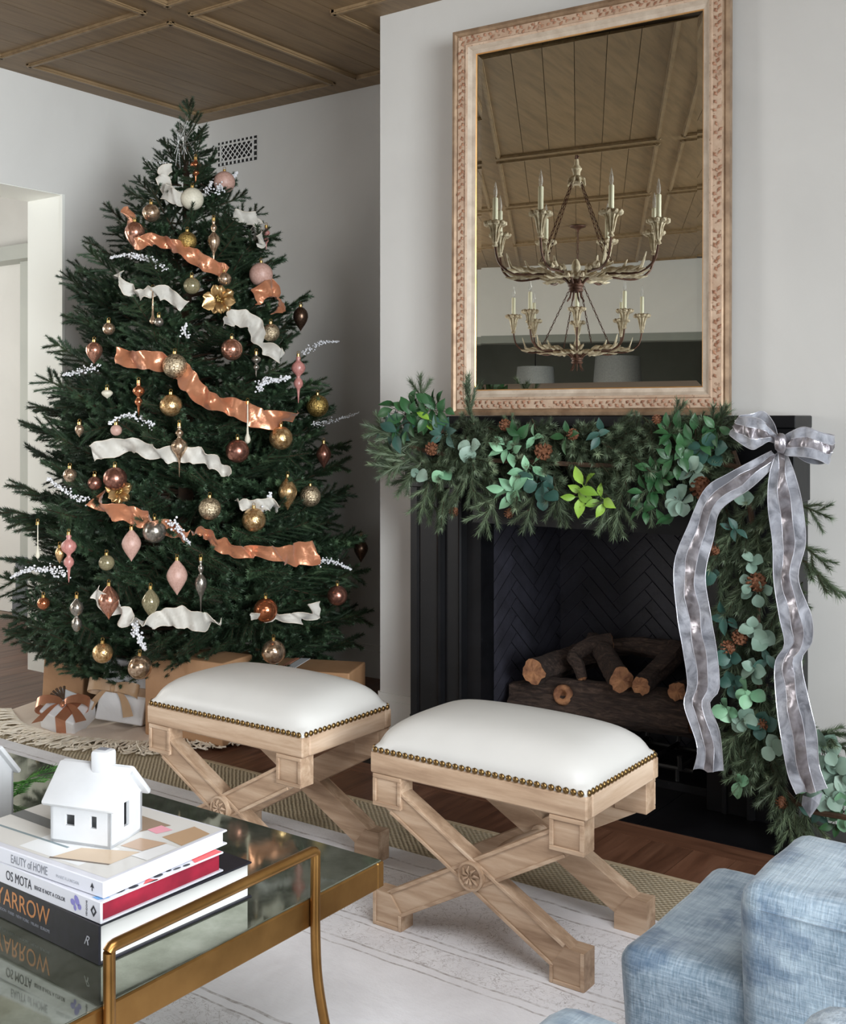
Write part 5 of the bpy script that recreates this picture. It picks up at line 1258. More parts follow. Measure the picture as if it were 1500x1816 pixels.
# frosted berry sprays
M['berry'] = simple('frosted white berry', lin(216, 216, 220), lin(236, 236, 240), rough=0.5, scale=40)
def berries(pts, dens, rad, label, seed):
    r = random.Random(seed); P = catmull([on_tree(px, py, 1.0) for px, py in pts], 6); o = P[0].copy()
    t = thing('berry_spray', label, 'berry spray', tuple(o), 0, 'frosted berry sprays in the tree')
    b = MB(); b.tube([p - o for p in P], 0.0014, 4); b.build('stem', M['silver_wire'], t)
    b = MB(); L = sum((P[i + 1] - P[i]).length for i in range(len(P) - 1)); n = int(L * dens)
    for k in range(n):
        f = (k + r.random()) / n * (len(P) - 1); i = min(int(f), len(P) - 2); c = P[i].lerp(P[i + 1], f - i)
        q = c + Vector((r.gauss(0, 1), r.gauss(0, 1), r.gauss(0, 1))) * rad * 2.1 * (1.15 - f / len(P)); b.sphere(tuple(q - o), rad * r.uniform(0.7, 1.2), sub=1)
    stuff(b.build('berries', M['berry'], t, smooth='all'))
for i, (pts, dn, rad, lab) in enumerate((
 ([(302, 290), (282, 286), (256, 284)], 180, .0030, 'sparse silver berry spray reaching left at the tree top'),
 ([(366, 343), (372, 330), (375, 322)], 520, .0042, 'short white berry sprig between the cream and pink balls'),
 ([(384, 338), (402, 326), (420, 306)], 620, .0046, 'white berry sprig lying across the upper pink ball'),
 ([(293, 474), (262, 460), (232, 452), (196, 457)], 520, .0044, 'white berry spray at upper left under the rose gold drop'),
 ([(172, 650), (142, 658), (112, 665)], 420, .0042, 'white berry spray off the left edge at mid height'),
 ([(330, 600), (326, 586), (331, 574)], 560, .0046, 'small white berry sprig in the upper centre below the flower'),
 ([(540, 625), (568, 608), (600, 606)], 330, .0036, 'thin white berry spray at the upper right edge above pink finial'),
 ([(456, 690), (470, 676), (492, 674), (514, 668)], 680, .0054, 'chunky white berry cluster left of the pink finial'),
 ([(556, 752), (595, 745), (636, 732)], 300, .0032, 'fine silver berry spray trailing off the right edge'),
 ([(270, 756), (245, 742), (220, 738), (192, 752)], 520, .0044, 'white berry spray at middle left under the copper finial'),
 ([(152, 890), (118, 872), (84, 848)], 430, .0042, 'white berry spray at the left edge beside the gold flower'),
 ([(466, 910), (474, 893), (480, 874)], 620, .0050, 'upright white berry sprig above the gold copper ball'),
 ([(302, 925), (318, 938), (336, 966)], 640, .0048, 'white berry sprig at the end of the third copper ribbon'),
 ([(562, 994), (592, 996), (622, 1010)], 420, .0042, 'white berry spray right of the copper swirl'),
 ([(118, 1018), (80, 1010), (45, 1012), (20, 1024)], 480, .0044, 'white berry spray low on the far left edge'),
 ([(236, 1110), (246, 1128), (258, 1152)], 620, .0054, 'chunky white berry sprig hanging above the champagne ball'))):
    berries(pts, dn, rad, lab, i)

# ------------------------------------------------------------------ gifts and skirt
def kraftmat(name, c1, c2, rough):
    s = NT(name); v = s.coord(); f = s.noise(v, 4, 5, 0.6, 0.4); s.set(s.ramp(f, [(0.3, lin(*c1)), (0.7, lin(*c2))]), rough); s.bump(s.noise(v, 10, 4, 0.6, 1.0), 0.2, 0.01); return s.m
M['kraft'] = kraftmat('kraft wrapping paper', (170, 128, 92), (194, 152, 114), 0.55)
M['white_wrap'] = kraftmat('white wrapping paper', (224, 224, 226), (238, 238, 240), 0.4)
M['tan_ribbon'] = satin('tan ribbon', (172, 136, 100), (196, 162, 124), 0.4, 0.3)
M['copper_wrap'] = kraftmat('copper print band', (196, 120, 90), (218, 160, 134), 0.4)
def bow(par, c, size, mat, nrm_rot, tails=True):
    R = Matrix.Translation(c) @ nrm_rot
    for s_ in (-1, 1):
        b = MB(); m = 16
        for i in range(m + 1):
            a = 2 * math.pi * i / m; x_ = s_ * size * 0.42 * (1 - math.cos(a)) * 0.5 * 2; z_ = size * 0.17 * math.sin(a); wd = size * (0.10 + 0.12 * math.sin(a / 2))
            b.v += [(x_, -wd + 0.1 * size * math.sin(a), z_ + 0.004), (x_, wd + 0.1 * size * math.sin(a), z_ + 0.004)]
        b.f = [(2 * i, 2 * i + 1, 2 * i + 3, 2 * i + 2) for i in range(m)]; b.mi = [0] * m; b.v = [tuple(R @ Vector(v)) for v in b.v]; b.build('bow_loop', mat, par, smooth='all')
        if tails:
            b = MB(); m = 8
            for i in range(m + 1):
                t = i / m; x_ = s_ * size * (0.05 + 0.62 * t); y_ = -size * 0.75 * t * t - 0.1 * size * t; z_ = 0.012 + 0.02 * size * math.sin(t * 7); wd = size * (0.05 + 0.11 * t)
                b.v += [(x_ - wd, y_, z_), (x_ + wd, y_ + 0.1 * size * t, z_)]
            b.f = [(2 * i, 2 * i + 1, 2 * i + 3, 2 * i + 2) for i in range(m)]; b.mi = [0] * m; b.v = [tuple(R @ Vector(v)) for v in b.v]; b.build('bow_tail', mat, par, smooth='all')
    b = MB(); b.sphere((0, 0, 0.008), size * 0.10, R, sub=2, sc=(0.9, 1.3, 0.8)); b.build('bow_knot', mat, par, smooth='all')
def gift(label, loc, rot, dims, mat, bands=(), group='wrapped gifts under the tree'):
    """box with its base centre at loc; bands: (axis, offset, width, material)"""
    t = thing('gift_box', label, 'gift', loc, Euler(rot), group); x_, y_, z_ = [d / 2 for d in dims]
    b = MB(); b.box((-x_, -y_, 0), (x_, y_, 2 * z_), None, 0.006); b.build('wrapped_box', mat, t)
    for ax, off, wd, m_ in bands:
        b = MB(); e = 0.0016
        if ax == 'x': b.box((off - wd / 2, -y_ - e, -e * 0), (off + wd / 2, y_ + e, 2 * z_ + e), None, 0.001)
        elif ax == 'z': b.box((-x_ - e, -y_ - e, off - wd / 2), (x_ + e, y_ + e, off + wd / 2), None, 0.001)
        else: b.box((-x_ - e, off - wd / 2, 0), (x_ + e, off + wd / 2, 2 * z_ + e), None, 0.001)
        b.build('ribbon_band', m_, t)
    return t
FL = 0.012
g1 = uz(122, 1262, FL); t = gift('tall kraft paper box with a copper print top at the far left', (g1.x - 0.05, g1.y + 0.06, FL + 0.012), (math.radians(-6), 0, math.radians(24)), (0.20, 0.20, 0.33), M['kraft'])
b = MB(); b.box((-0.099, -0.099, 0.328), (0.099, 0.099, 0.3325)); b.build('print_top', M['copper_wrap'], t)
g2 = uz(104, 1290, FL + 0.02)
t = gift('small white gift with a copper bow tilted on the fringed skirt', (g2.x + 0.0, g2.y + 0.05, FL + 0.030), (math.radians(28), math.radians(16), math.radians(20)), (0.17, 0.15, 0.10), M['white_wrap'], (('x', 0.02, 0.05, M['copper_satin']),))
bow(t, (-0.015, -0.01, 0.102), 0.13, M['copper_satin'], Matrix.Rotation(0.5, 4, 'Z'))
b = MB()
for k in range(7):
    a = 2.2 + k * 0.28; b.tube([(-0.03, 0.02, 0.104), (-0.03 + 0.06 * math.cos(a), 0.02 + 0.06 * math.sin(a), 0.118)], [0.002, 0.006], 5)
b.build('dried_sprig', M['stem'], t)
g3 = uz(198, 1292, FL + 0.01)
t = gift('upright white gift with a tan bow leaning beside the big kraft box', (g3.x, g3.y + 0.05, FL + 0.028), (math.radians(-10), math.radians(8), math.radians(32)), (0.205, 0.085, 0.255), M['white_wrap'], (('z', 0.135, 0.036, M['tan_ribbon']),))
bow(t, (-0.045, -0.046, 0.135), 0.13, M['tan_ribbon'], Matrix.Rotation(math.pi / 2, 4, 'X'))
g4 = uz(247, 1302, FL); g4b = uz(372, 1308, FL)
gift('large kraft paper box standing behind the left stool', (g4.x + 0.215, g4.y + 0.13, FL + 0.002), (0, 0, math.radians(8)), (0.40, 0.20, 0.335), M['kraft'])
g5 = ud(560, 1200, 4.9)
gift('long flat kraft box with white and copper band at the right under the tree', (g5.x, g5.y, FL + 0.002), (0, 0, math.radians(22)), (0.38, 0.24, 0.235), M['kraft'], (('x', -0.09, 0.045, M['white_wrap']), ('x', -0.13, 0.02, M['copper_wrap'])))
g6 = ud(440, 1190, 5.1)
gift('pale wrapped box mostly hidden behind the left stool cushion', (g6.x, g6.y, FL + 0.002), (0, 0, math.radians(15)), (0.24, 0.2, 0.25), M['white_wrap'], (('x', 0.0, 0.05, M['kraft']),))
# skirt
M['skirt'] = kraftmat('cream woven throw', (222, 204, 188), (238, 224, 210), 0.9)
front = [(12, 1262), (30, 1286), (70, 1302), (120, 1312), (180, 1318), (240, 1322), (285, 1322), (330, 1316), (380, 1312), (425, 1306)]
P = [uz(px, py, FL) for px, py in front]
sk = thing('tree_skirt', 'cream woven tree skirt with long tasselled fringe spread under the gifts', 'tree skirt', (TXC, TYC, 0))
sk_o = Vector((TXC, TYC, 0)); b = MB(); inner = Vector((TXC, TYC, FL - 0.001)); bk = [Vector((TXC + 0.75, TYC + 0.1, FL)), Vector((TXC + 0.3, TYC + 0.6, FL)), Vector((TXC - 0.4, TYC + 0.5, FL)), Vector((TXC - 0.75, TYC + 0.1, FL))]
ring = catmull(P, 4) + bk; n = len(ring)
for ly, f in ((0, 0.35), (1, 0.7), (2, 0.9), (3, 1.0)):
    for k, p in enumerate(ring):
        q = inner.lerp(p, f); b.v.append(tuple(q - sk_o + Vector((0, 0, 0.002 + (0.007 * (1 + math.sin(k * 1.1 + ly)) if 0 < ly < 3 else 0)))))
for ly in range(3): b.f += [(ly * n + k, ly * n + (k + 1) % n, (ly + 1) * n + (k + 1) % n, (ly + 1) * n + k) for k in range(n)]
b.f.append(tuple(range(n))); b.mi = [0] * len(b.f); b.build('cloth', M['skirt'], sk, smooth='all')
M['fringe'] = simple('cream cotton fringe', lin(236, 224, 204), lin(250, 242, 228), rough=0.9, scale=40)
b = MB(); rf = random.Random(5); C = catmull(P, 40)
for i, p in enumerate(C):
    for q in range(1 if i % 2 else 0):
        out = (p - inner); out.z = 0; out.normalize(); side = Vector((-out.y, out.x, 0)); L = rf.uniform(0.08, 0.15); pts = [p - out * 0.02 + Vector((0, 0, 0.012))]
        s0 = rf.uniform(-0.03, 0.03)
        for t_ in (0.3, 0.6, 0.85, 1.0): pts.append(p + out * L * t_ + side * (s0 * t_ + rf.uniform(-0.022, 0.022)) + Vector((0, 0, 0.004 + rf.uniform(0, 0.016) * (1 - t_ * 0.6))))
        b.tube([x_ - sk_o for x_ in catmull(pts, 3)], rf.uniform(0.003, 0.0046), 4, cap=False)
stuff(b.build('fringe', M['fringe'], sk, smooth='all'))

# ------------------------------------------------------------------ mantel garland
def pinemat(name, cs):
    s = NT(name); v = s.coord(); r = s.rand(); f = s.noise(v, 14, 3); sp = s.n('ShaderNodeSeparateXYZ'); s.l(v, sp.inputs[0])
    c = s.ramp(f, [(0.3, lin(*cs[0])), (0.6, lin(*cs[1])), (0.85, lin(*cs[2]))]); hs = s.n('ShaderNodeHueSaturation'); s.l(c, hs.inputs['Color'])
    s.l(s.math('ADD', s.math('MULTIPLY', r, 0.55), 0.72), hs.inputs['Value']); s.set(hs.outputs[0], 0.55); return s.m
M['pine'] = pinemat('blue green pine needles', ((72, 86, 66), (104, 120, 92), (150, 162, 130)))
def leafmat(name, a, b_, rough=0.45):
    s = NT(name); v = s.coord(); r = s.rand(); c = s.mix(r, lin(*a), lin(*b_)); f = s.noise(v, 30, 3)
    s.set(s.mix(s.math('MULTIPLY', f, 0.3), c, lin(*b_)), rough); s.b.inputs['Subsurface Weight'].default_value = 0.0; s.bump(s.noise(v, 60, 2), 0.15, 0.003); return s.m
M['euc'] = leafmat('silver dollar eucalyptus', (98, 126, 112), (146, 170, 154))
M['ruscus'] = leafmat('glossy green leaf', (34, 72, 42), (62, 104, 64), 0.35)
M['mint'] = leafmat('mint green leaf', (104, 152, 118), (140, 186, 148))
M['lime'] = leafmat('lime green leaf', (92, 132, 42), (140, 178, 66))
M['deep'] = leafmat('deep teal leaf', (40, 74, 66), (66, 100, 90))
M['conebrown'] = simple('brown pine cone', lin(70, 42, 28), lin(140, 88, 56), rough=0.7, scale=60)
def pine_sprig(seed, L=0.17):
    r = random.Random(seed); b = MB(); b.cur = 1
    path = [Vector((0, L * t, 0.02 * math.sin(t * 2))) for t in (0, .33, .66, 1.0)]; b.tube(path, [0.003, 0.0028, 0.002, 0.0012], 4, cap=False); b.cur = 0
    for i in range(3): needles(b, path[i], path[i + 1], 0.036, 0.0042, 6, r, 0.62, 0.0016)
    for t, sd in ((0.15, 1), (0.3, -1), (0.48, 1), (0.62, -1)):
        a = math.radians(r.uniform(28, 48)) * sd; base = Vector((0, L * t, 0.01)); d = Vector((math.sin(a), math.cos(a), r.uniform(-.2, .3))).normalized(); ln = L * r.uniform(0.36, 0.55)
        b.cur = 1; b.tube([base, base + d * ln], [0.0022, 0.001], 3, cap=False); b.cur = 0
        needles(b, base + d * ln * 0.1, base + d * ln, 0.032, 0.0042, 6, r, 0.62, 0.0016)
    return b.mesh('pine_sprig', [M['pine'], M['stem']])
SPR = [pine_sprig(s_) for s_ in (31, 32, 33, 34, 35)]
def leaf_mesh(kind):
    b = MB()
    if kind == 'round': prof_ = [(0, 0.03), (0.12, 0.24), (0.3, 0.42), (0.5, 0.48), (0.7, 0.44), (0.88, 0.27), (1.0, 0.03)]
    else: prof_ = [(0, 0.02), (0.15, 0.15), (0.35, 0.25), (0.55, 0.25), (0.75, 0.17), (0.9, 0.07), (1.0, 0.005)]
    for t, w_ in prof_:
        zc = 0.10 * math.sin(t * 2.6) - 0.12 * t * t
        for u in (-1, -0.5, 0, 0.5, 1): b.v.append((u * w_, t, zc + 0.10 * abs(u) * w_ * 2 - (0.015 if u == 0 else 0)))
    b.f = [(i * 5 + k, i * 5 + k + 1, (i + 1) * 5 + k + 1, (i + 1) * 5 + k) for i in range(len(prof_) - 1) for k in range(4)]; b.mi = [0] * len(b.f)
    b.tube([(0, -0.22, 0.02), (0, 0.02, 0)], [0.012, 0.018], 4)
    return b
LEAF = {}
for k_, m_ in (('round', 'euc'), ('round', 'mint'), ('round', 'deep'), ('pointed', 'ruscus'), ('pointed', 'lime'), ('pointed', 'mint'), ('pointed', 'deep')):
    LEAF[(k_, m_)] = leaf_mesh(k_).mesh('leaf', M[m_], 'all')
LEAFN = {'euc': 'eucalyptus_leaf', 'mint': 'mint_leaf', 'deep': 'teal_leaf', 'ruscus': 'green_leaf', 'lime': 'lime_leaf'}
gar = thing('mantel_garland', 'pine and eucalyptus garland draped over the mantel and down its right side', 'garland', (-1.9, 3.50, 1.2)); GO = Vector((-1.9, 3.50, 1.2))
rg = random.Random(11)
main = catmull([uy(690, 780, 3.50), uy(760, 800, 3.47), uy(860, 815, 3.46), uy(960, 820, 3.46), uy(1060, 825, 3.46), uy(1160, 825, 3.46), uy(1250, 820, 3.46), uy(1320, 830, 3.46)], 8)
drop = catmull([uy(1300, 800, 3.48), uy(1330, 900, 3.48), uy(1340, 1020, 3.50), uy(1345, 1150, 3.50), uy(1350, 1260, 3.50), uy(1375, 1370, 3.48), uy(1420, 1430, 3.44), uy(1500, 1450, 3.36), uy(1580, 1470, 3.3)], 8)
b = MB(); b.tube([p - GO for p in main], 0.009, 6); b.tube([p - GO for p in drop], 0.009, 6); b.build('vine_stem', M['stem'], gar)
def gput(name, me, p, d, sc, roll=0.0, up=(0, -1, 0.3)): return put(name, me, gar, p - GO, align(d, up, roll), sc)
ns = 0
def sprig(px, py, ang, Y=3.46, sc=1.0, out=0.15, roll=None):
    """tip direction given as an angle on the wall plane (0 right, -90 down)"""
    global ns
    a = math.radians(ang); d = Vector((math.cos(a), -out, math.sin(a))); p = uy(px, py, Y); p -= d.normalized() * 0.08 * sc
    gput('pine_sprig', rg.choice(SPR), p, d, sc * rg.uniform(0.9, 1.1), rg.uniform(-1.5, 1.5) if roll is None else roll); ns += 1
# top run of pine: tips lean right-down in the middle, left at the left end
for i in range(120):
    t = rg.random(); px = 690 + 600 * t; py = rg.gauss(812, 32); py = max(768, min(885, py))
    base = 165 if px < 750 else (-55 if py > 840 else -28)
    sprig(px, py, base + rg.uniform(-45, 45), 3.44 + rg.uniform(0, 0.10) + (0.03 if py < 780 else 0), rg.uniform(0.75, 1.05), rg.uniform(0.0, 0.5))
for i in range(26):
    px = 730 + 540 * (i + rg.random()) / 26; sprig(px, 768 + rg.uniform(-4, 12), rg.choice((50, 20, 110, 0)) + rg.uniform(-30, 30), 3.50, rg.uniform(0.6, 0.85), rg.uniform(0.2, 0.6))
for (px, py, an) in ((752, 890, -100), (790, 902, -95), (812, 880, -110), (868, 905, -115), (935, 903, -110), (985, 885, -80), (1078, 905, -110), (1100, 905, -95), (1110, 870, -100), (1150, 890, -85), (840, 860, -70), (730, 850, -120), (700, 830, -150), (690, 800, 170), (688, 770, 160), (740, 712, 85), (838, 716, 88), (1195, 755, 50), (1250, 760, 40), (1275, 770, 60)):
    sprig(px, py, an, 3.44, 0.95, 0.15)
# the fall of pine down the right pilaster
for i in range(95):
    py = 850 + 530 * rg.random(); cx_ = 1335 + (py - 850) * 0.03; px = rg.gauss(cx_, 36); px = max(1272, min(1405, px))
    sprig(px, py, -92 + rg.uniform(-38, 38), 3.46 + rg.uniform(-0.01, 0.08), rg.uniform(0.7, 1.0), rg.uniform(0.0, 0.4))
for (px, py, an) in ((1440, 905, -20), (1440, 985, -40), (1442, 1020, -45), (1320, 1365, -115), (1380, 1400, -95), (1385, 1440, -100), (1420, 1455, -60), (1470, 1308, 5), (1440, 1306, -5), (1500, 1330, -10), (1450, 1380, -30), (1490, 1400, -10), (1398, 1470, -80), (1345, 1340, -100), (1300, 1330, -100), (1430, 1430, -70)):
    sprig(px, py, an, 3.45, 0.9, 0.2)
print('sprigs', ns)
nl = 0
def leaf(px, py, ang, size, kind, mat, Y=3.42, out=0.35, roll=None):
    global nl
    a = math.radians(ang); d = Vector((math.cos(a), -out, math.sin(a))); p = uy(px, py, Y); L = size * depth(p) / FPX
    p -= d.normalized() * L * 0.5
    gput(LEAFN[mat], LEAF[(kind, mat)], p, d, L, rg.uniform(-0.7, 0.7) if roll is None else roll, (0, -1, 0.35)); nl += 1
def cluster(px, py, n, kind, mat, spread, size, Y=3.415, a0=None, tw=True):
    c = uy(px, py, Y + 0.03)
    b = MB()
    for k in range(n):
        ang = (a0 if a0 is not None else 0) + (360 if a0 is None else 150) * (k + rg.uniform(-.3, .3)) / n - (0 if a0 is None else 75); r = spread * rg.uniform(0.35, 1.0)
        x_, y_ = px + r * math.cos(math.radians(ang)), py - r * math.sin(math.radians(ang))
        leaf(x_, y_, ang + rg.uniform(-25, 25), size * rg.uniform(0.75, 1.15), kind, mat, Y + rg.uniform(-0.02, 0.02), rg.uniform(0.0, 0.6))
        b.tube([c - GO, uy(x_, y_, Y + 0.01) - GO], 0.0012, 3, cap=False)
    b.build('leaf_twig', M['stem'], gar)
for a in ((720, 735, 16, 'pointed', 'ruscus', 42, 34), (765, 728, 14, 'pointed', 'ruscus', 40, 34), (700, 760, 10, 'pointed', 'deep', 30, 34), (755, 745, 5, 'pointed', 'lime', 26, 26), (785, 765, 6, 'pointed', 'deep', 30, 32),
          (832, 796, 3, 'round', 'euc', 14, 30), (740, 842, 2, 'round', 'euc', 10, 24), (783, 842, 2, 'round', 'mint', 10, 26),
          (918, 770, 4, 'pointed', 'ruscus', 20, 36), (945, 775, 3, 'pointed', 'mint', 14, 30), (895, 800, 7, 'pointed', 'mint', 24, 28), (935, 832, 6, 'pointed', 'mint', 26, 28), (905, 870, 9, 'pointed', 'mint', 30, 34), (950, 855, 5, 'round', 'ruscus' if False else 'deep', 24, 34), (970, 880, 4, 'round', 'deep', 22, 30),
          (1030, 872, 7, 'pointed', 'lime', 30, 36), (1068, 890, 4, 'pointed', 'lime', 24, 30), (1000, 775, 4, 'pointed', 'ruscus', 24, 30), (1060, 770, 4, 'pointed', 'deep', 22, 28),
          (1190, 770, 10, 'pointed', 'ruscus', 36, 34), (1235, 785, 12, 'pointed', 'ruscus', 40, 34), (1200, 810, 9, 'pointed', 'ruscus', 36, 34), (1165, 840, 9, 'pointed', 'ruscus', 36, 30), (1150, 870, 8, 'pointed', 'ruscus', 34, 34), (1140, 905, 5, 'pointed', 'ruscus', 24, 34), (1230, 830, 5, 'round', 'euc', 24, 30), (1205, 890, 6, 'round', 'euc', 22, 30), (1255, 800, 5, 'round', 'deep', 26, 30), (1265, 760, 5, 'pointed', 'ruscus', 24, 28), (1180, 920, 3, 'pointed', 'ruscus', 12, 30),
          (1322, 882, 2, 'round', 'euc', 8, 32), (1300, 940, 4, 'pointed', 'deep', 22, 28), (1335, 995, 3, 'round', 'euc', 14, 26), (1325, 1035, 3, 'round', 'euc', 12, 24), (1340, 1052, 4, 'round', 'euc', 22, 28), (1265, 1025, 2, 'round', 'deep', 8, 28), (1280, 1100, 4, 'pointed', 'deep', 22, 36), (1332, 1115, 4, 'round', 'euc', 18, 28), (1355, 1130, 3, 'round', 'euc', 14, 30), (1290, 1165, 4, 'round', 'deep', 16, 30), (1335, 1190, 5, 'round', 'euc', 20, 28), (1300, 1210, 4, 'round', 'deep', 18, 28), (1360, 1170, 3, 'pointed', 'deep', 16, 30), (1325, 1230, 4, 'round', 'ruscus' if False else 'mint', 20, 28), (1315, 1280, 5, 'round', 'euc', 20, 28), (1350, 1290, 4, 'round', 'deep', 20, 30), (1312, 1390, 3, 'round', 'mint', 12, 28), (1285, 1260, 4, 'round', 'mint', 18, 28), (1370, 1330, 3, 'round', 'euc', 16, 30),
          (1460, 1330, 7, 'round', 'euc', 26, 32), (1485, 1370, 8, 'round', 'euc', 30, 34), (1470, 1410, 8, 'round', 'euc', 28, 32), (1450, 1440, 6, 'pointed', 'deep', 26, 34), (1495, 1440, 7, 'round', 'mint', 28, 30), (1500, 1400, 6, 'round', 'euc', 28, 32), (1440, 1390, 5, 'round', 'mint', 22, 28), (1480, 1455, 5, 'pointed', 'ruscus', 24, 30)):
    cluster(*a)
print('leaves', nl)
def cone_mesh():
    b = MB(); b.lathe([(0.05, -0.5), (0.28, -0.35), (0.3, 0), (0.18, 0.35), (0.03, 0.5)], 8)
    for i in range(42):
        t = i / 42; z = -0.46 + 0.92 * t; r = 0.46 * math.sin(math.pi * (0.12 + 0.82 * (1 - t) ** 0.9)) + 0.03; a = i * 2.39996
        c = Vector((r * math.cos(a), r * math.sin(a), z)); o = Vector((math.cos(a), math.sin(a), 0)); s_ = Vector((-math.sin(a), math.cos(a), 0))
        b.add([c * 0.45 + Vector((0, 0, z * 0.55)), c - s_ * 0.11 + Vector((0, 0, 0.03)), c + o * 0.07 + Vector((0, 0, 0.09)), c + s_ * 0.11 + Vector((0, 0, 0.03)), c + Vector((0, 0, -0.03))], [(0, 1, 4), (4, 1, 2), (4, 2, 3), (0, 4, 3)])
    return b.mesh('pine_cone', M['conebrown'])
CONE = cone_mesh()
for (px, py, sz, an) in ((765, 797, 24, 30), (962, 800, 32, 10), (1015, 772, 22, 60), (1244, 862, 40, -80), (805, 907, 18, -100), (903, 909, 18, -90), (1265, 975, 24, 140), (1342, 1035, 34, 90), (1393, 1310, 24, 40), (1386, 1422, 22, -90), (1165, 745, 18, 80), (1310, 1130, 28, 20), (1290, 1150, 26, 60), (1350, 1285, 22, 10), (895, 755, 22, 40)):
    p = uy(px, py, 3.42); L = sz * depth(p) / FPX; a = math.radians(an)
    put('pine_cone', CONE, gar, p - GO, Vector((math.cos(a), -0.8, math.sin(a))).to_track_quat('Z', 'Y'), L)

# ------------------------------------------------------------------ silver ribbon bow
def velvetmat():
    s = NT('pale silver velvet'); v = s.coord(); f = s.noise(v, 14, 4, 0.6, 0.8); s.set(s.ramp(f, [(0.34, lin(100, 102, 110)), (0.66, lin(176, 178, 187))]), 0.55, 0.0); s.b.inputs['Sheen Weight'].default_value = 0.9; s.b.inputs['Sheen Roughness'].default_value = 0.35
    s.bump(s.noise(v, 24, 4), 0.3, 0.01); return s.m
M['velvet'] = velvetmat()
s = NT('pewter satin'); v = s.coord((1, 1, 1)); f = s.noise(v, 26, 3, 0.5, 0.4); s.set(s.ramp(f, [(0.3, lin(112, 106, 110)), (0.7, lin(176, 172, 178))]), 0.28, 0.55); s.bump(f, 0.25, 0.01); M['pewter'] = s.m
M['wire_edge'] = simple('silver wired edge', lin(196, 196, 204), rough=0.35, metal=0.4)
bowt = thing('ribbon_bow', 'large silver velvet bow with satin centre stripe tied at the mantel corner', 'bow', (-1.16, 3.37, 1.29)); BO = Vector((-1.16, 3.37, 1.29))
def band(name, left, right, par, n=44, smooth_n=8):
    """left / right: lists of world points along the two wired edges"""
    Lc, Rc = catmull(left, smooth_n), catmull(right, smooth_n)
    def res(c, m):
        ds = [0]
        for i in range(1, len(c)): ds.append(ds[-1] + (c[i] - c[i - 1]).length)
        out = []; j = 0
        for k in range(m + 1):
            q = ds[-1] * k / m
            while j < len(ds) - 2 and ds[j + 1] < q: j += 1
            t = 0 if ds[j + 1] == ds[j] else (q - ds[j]) / (ds[j + 1] - ds[j]); out.append(c[j].lerp(c[j + 1], t))
        return out
    Lp, Rp = res(Lc, n), res(Rc, n)
    us = [0, 0.17, 0.33, 0.33, 0.5, 0.67, 0.67, 0.83, 1.0]
    rows = []
    for i in range(n + 1):
        a, c = Lp[i], Rp[i]; t = (Lp[min(i + 1, n)] - Lp[max(i - 1, 0)]); nn = (c - a).cross(t)
        nn = nn.normalized() if nn.length > 1e-8 else Vector((0, -1, 0))
        if nn.y > 0: nn = -nn
        row = []
        for u in us:
            off = 0.008 * math.sin(i * 0.8 + u * 6) * (1 + 0.4 * math.sin(i * 0.23)) * math.sin(u * math.pi) + (0.0045 + 0.004 * math.sin(i * 2.1)) * math.exp(-((u - 0.5) / 0.12) ** 2)
            row.append(a.lerp(c, u) + nn * off - BO)
        rows.append(row)
    def strip(nm, ks, mat, p):
        b = MB()
        for r_ in rows: b.v += [tuple(r_[k]) for k in ks]
        w_ = len(ks); b.f = [(i * w_ + k, i * w_ + k + 1, (i + 1) * w_ + k + 1, (i + 1) * w_ + k) for i in range(n) for k in range(w_ - 1)]; b.mi = [0] * len(b.f)
        return b.build(nm, mat, p, smooth='all')
    root = strip(name, [0, 1, 2], M['velvet'], par); 
    strip('velvet_edge', [6, 7, 8], M['velvet'], root); strip('satin_stripe', [3, 4, 5], M['pewter'], root)
    b = MB()
    for k in (0, 2, 6, 8): b.tube([r_[k] for r_ in rows], 0.0013, 4)
    b.build('wired_edge', M['wire_edge'], root)
    return root
Z2 = lambda x, y, Y: uy(1150 + x / 2.389, 720 + y / 2.389, Y)
Z6 = lambda x, y, Y: uy(1260 + x / 6.25, 720 + y / 6.25, Y)
def wav(i, s_): return 0.018 * math.sin(i * 1.7 + s_)
lt = [(520, 190), (470, 215), (340, 285), (240, 350), (170, 500), (108, 670), (120, 880), (145, 1030), (165, 1180), (150, 1270), (205, 1440), (190, 1540)]
rt = [(560, 205), (525, 260), (430, 350), (305, 440), (275, 560), (240, 715), (262, 880), (290, 1050), (298, 1200), (258, 1262), (300, 1380), (317, 1545)]
band('bow_tail', [Z2(x, y, 3.345 + wav(i, 0)) for i, (x, y) in enumerate(lt)], [Z2(x, y, 3.345 + wav(i, 1.0)) for i, (x, y) in enumerate(rt)], bowt, 60)
lt = [(540, 200), (512, 290), (505, 420), (525, 580), (530, 740), (555, 900), (575, 1010), (535, 1090), (540, 1250), (560, 1400), (590, 1560), (625, 1645)]
rt = [(585, 200), (620, 290), (652, 420), (665, 580), (634, 730), (690, 890), (692, 1000), (648, 1080), (680, 1250), (712, 1390), (722, 1520), (757, 1620)]
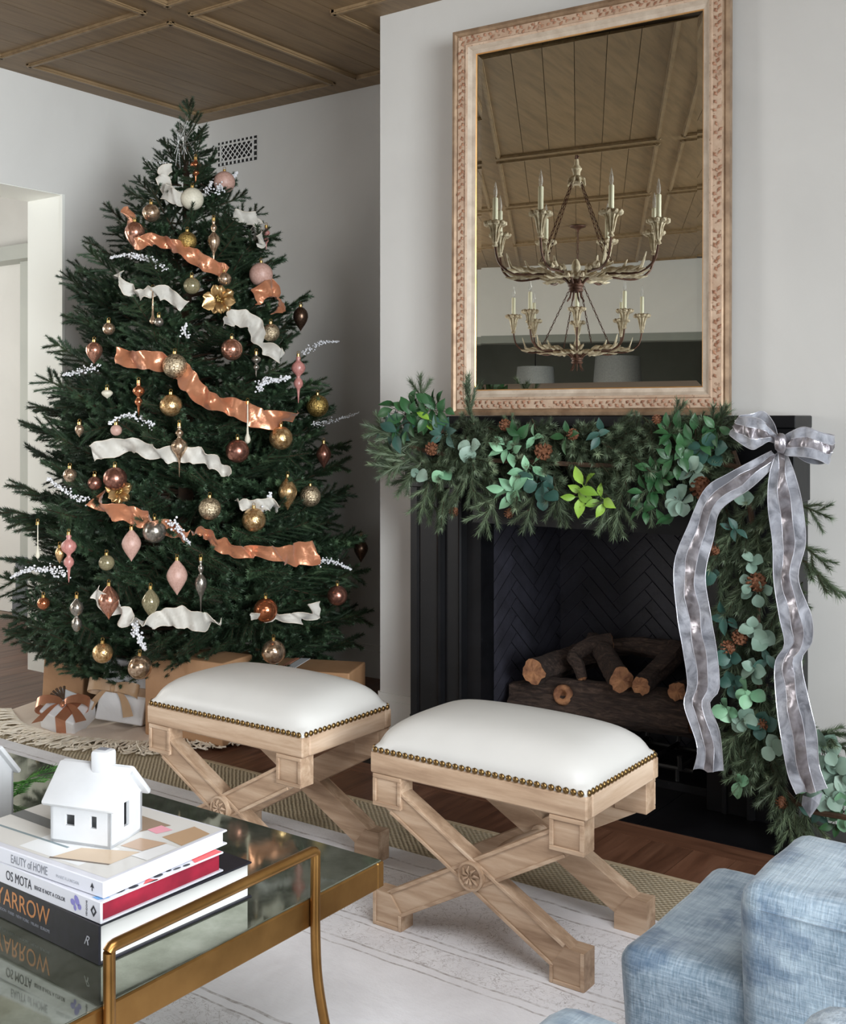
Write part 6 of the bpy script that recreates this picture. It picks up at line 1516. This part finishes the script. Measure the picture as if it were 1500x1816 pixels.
band('bow_tail', [Z2(x, y, 3.35 + wav(i, 2)) for i, (x, y) in enumerate(lt)], [Z2(x, y, 3.35 + wav(i, 3.0)) for i, (x, y) in enumerate(rt)], bowt, 60)
b = MB(); tipp = [Z2(652, 1650, 3.37), Z2(648, 1690, 3.36), Z2(683, 1745, 3.36), Z2(722, 1690, 3.36), Z2(738, 1636, 3.37), Z2(690, 1660, 3.345)]
b.add([p - BO for p in tipp], [(0, 1, 5), (1, 2, 5), (2, 3, 5), (3, 4, 5)]); b.build('tail_tip', M['velvet'], bowt)
# loops: front band and the band behind
band('bow_loop', [Z6(735, 330, 3.35), Z6(640, 240, 3.33), Z6(560, 150, 3.315), Z6(430, 120, 3.32), Z6(320, 125, 3.34), Z6(330, 105, 3.38), Z6(450, 90, 3.42), Z6(590, 60, 3.43), Z6(700, 190, 3.41), Z6(740, 320, 3.38)],
     [Z6(735, 430, 3.35), Z6(650, 390, 3.33), Z6(540, 450, 3.315), Z6(440, 478, 3.32), Z6(230, 340, 3.34), Z6(220, 300, 3.38), Z6(360, 330, 3.42), Z6(520, 360, 3.43), Z6(640, 390, 3.41), Z6(740, 420, 3.38)], bowt, 54)
band('bow_loop', [Z6(800, 340, 3.35), Z6(880, 290, 3.33), Z6(1030, 232, 3.315), Z6(1200, 285, 3.315), Z6(1350, 330, 3.34), Z6(1365, 325, 3.38), Z6(1250, 300, 3.42), Z6(1080, 290, 3.43), Z6(920, 330, 3.41), Z6(800, 350, 3.38)],
     [Z6(800, 520, 3.35), Z6(850, 550, 3.33), Z6(1050, 565, 3.315), Z6(1200, 600, 3.315), Z6(1305, 645, 3.34), Z6(1320, 560, 3.38), Z6(1250, 640, 3.42), Z6(1080, 630, 3.43), Z6(920, 540, 3.41), Z6(800, 500, 3.38)], bowt, 54)
kc = Z6(785, 415, 3.335); b = MB(); b.sphere(tuple(kc - BO), 0.024, sub=3, sc=(0.85, 0.9, 1.25))
for i, v in enumerate(b.v):
    v = Vector(v); c = kc - BO; d = v - c; a = math.atan2(d.y, d.x); b.v[i] = tuple(c + d * (1 + 0.10 * math.sin(a * 7)))
b.build('bow_knot', M['pewter'], bowt, smooth='all')
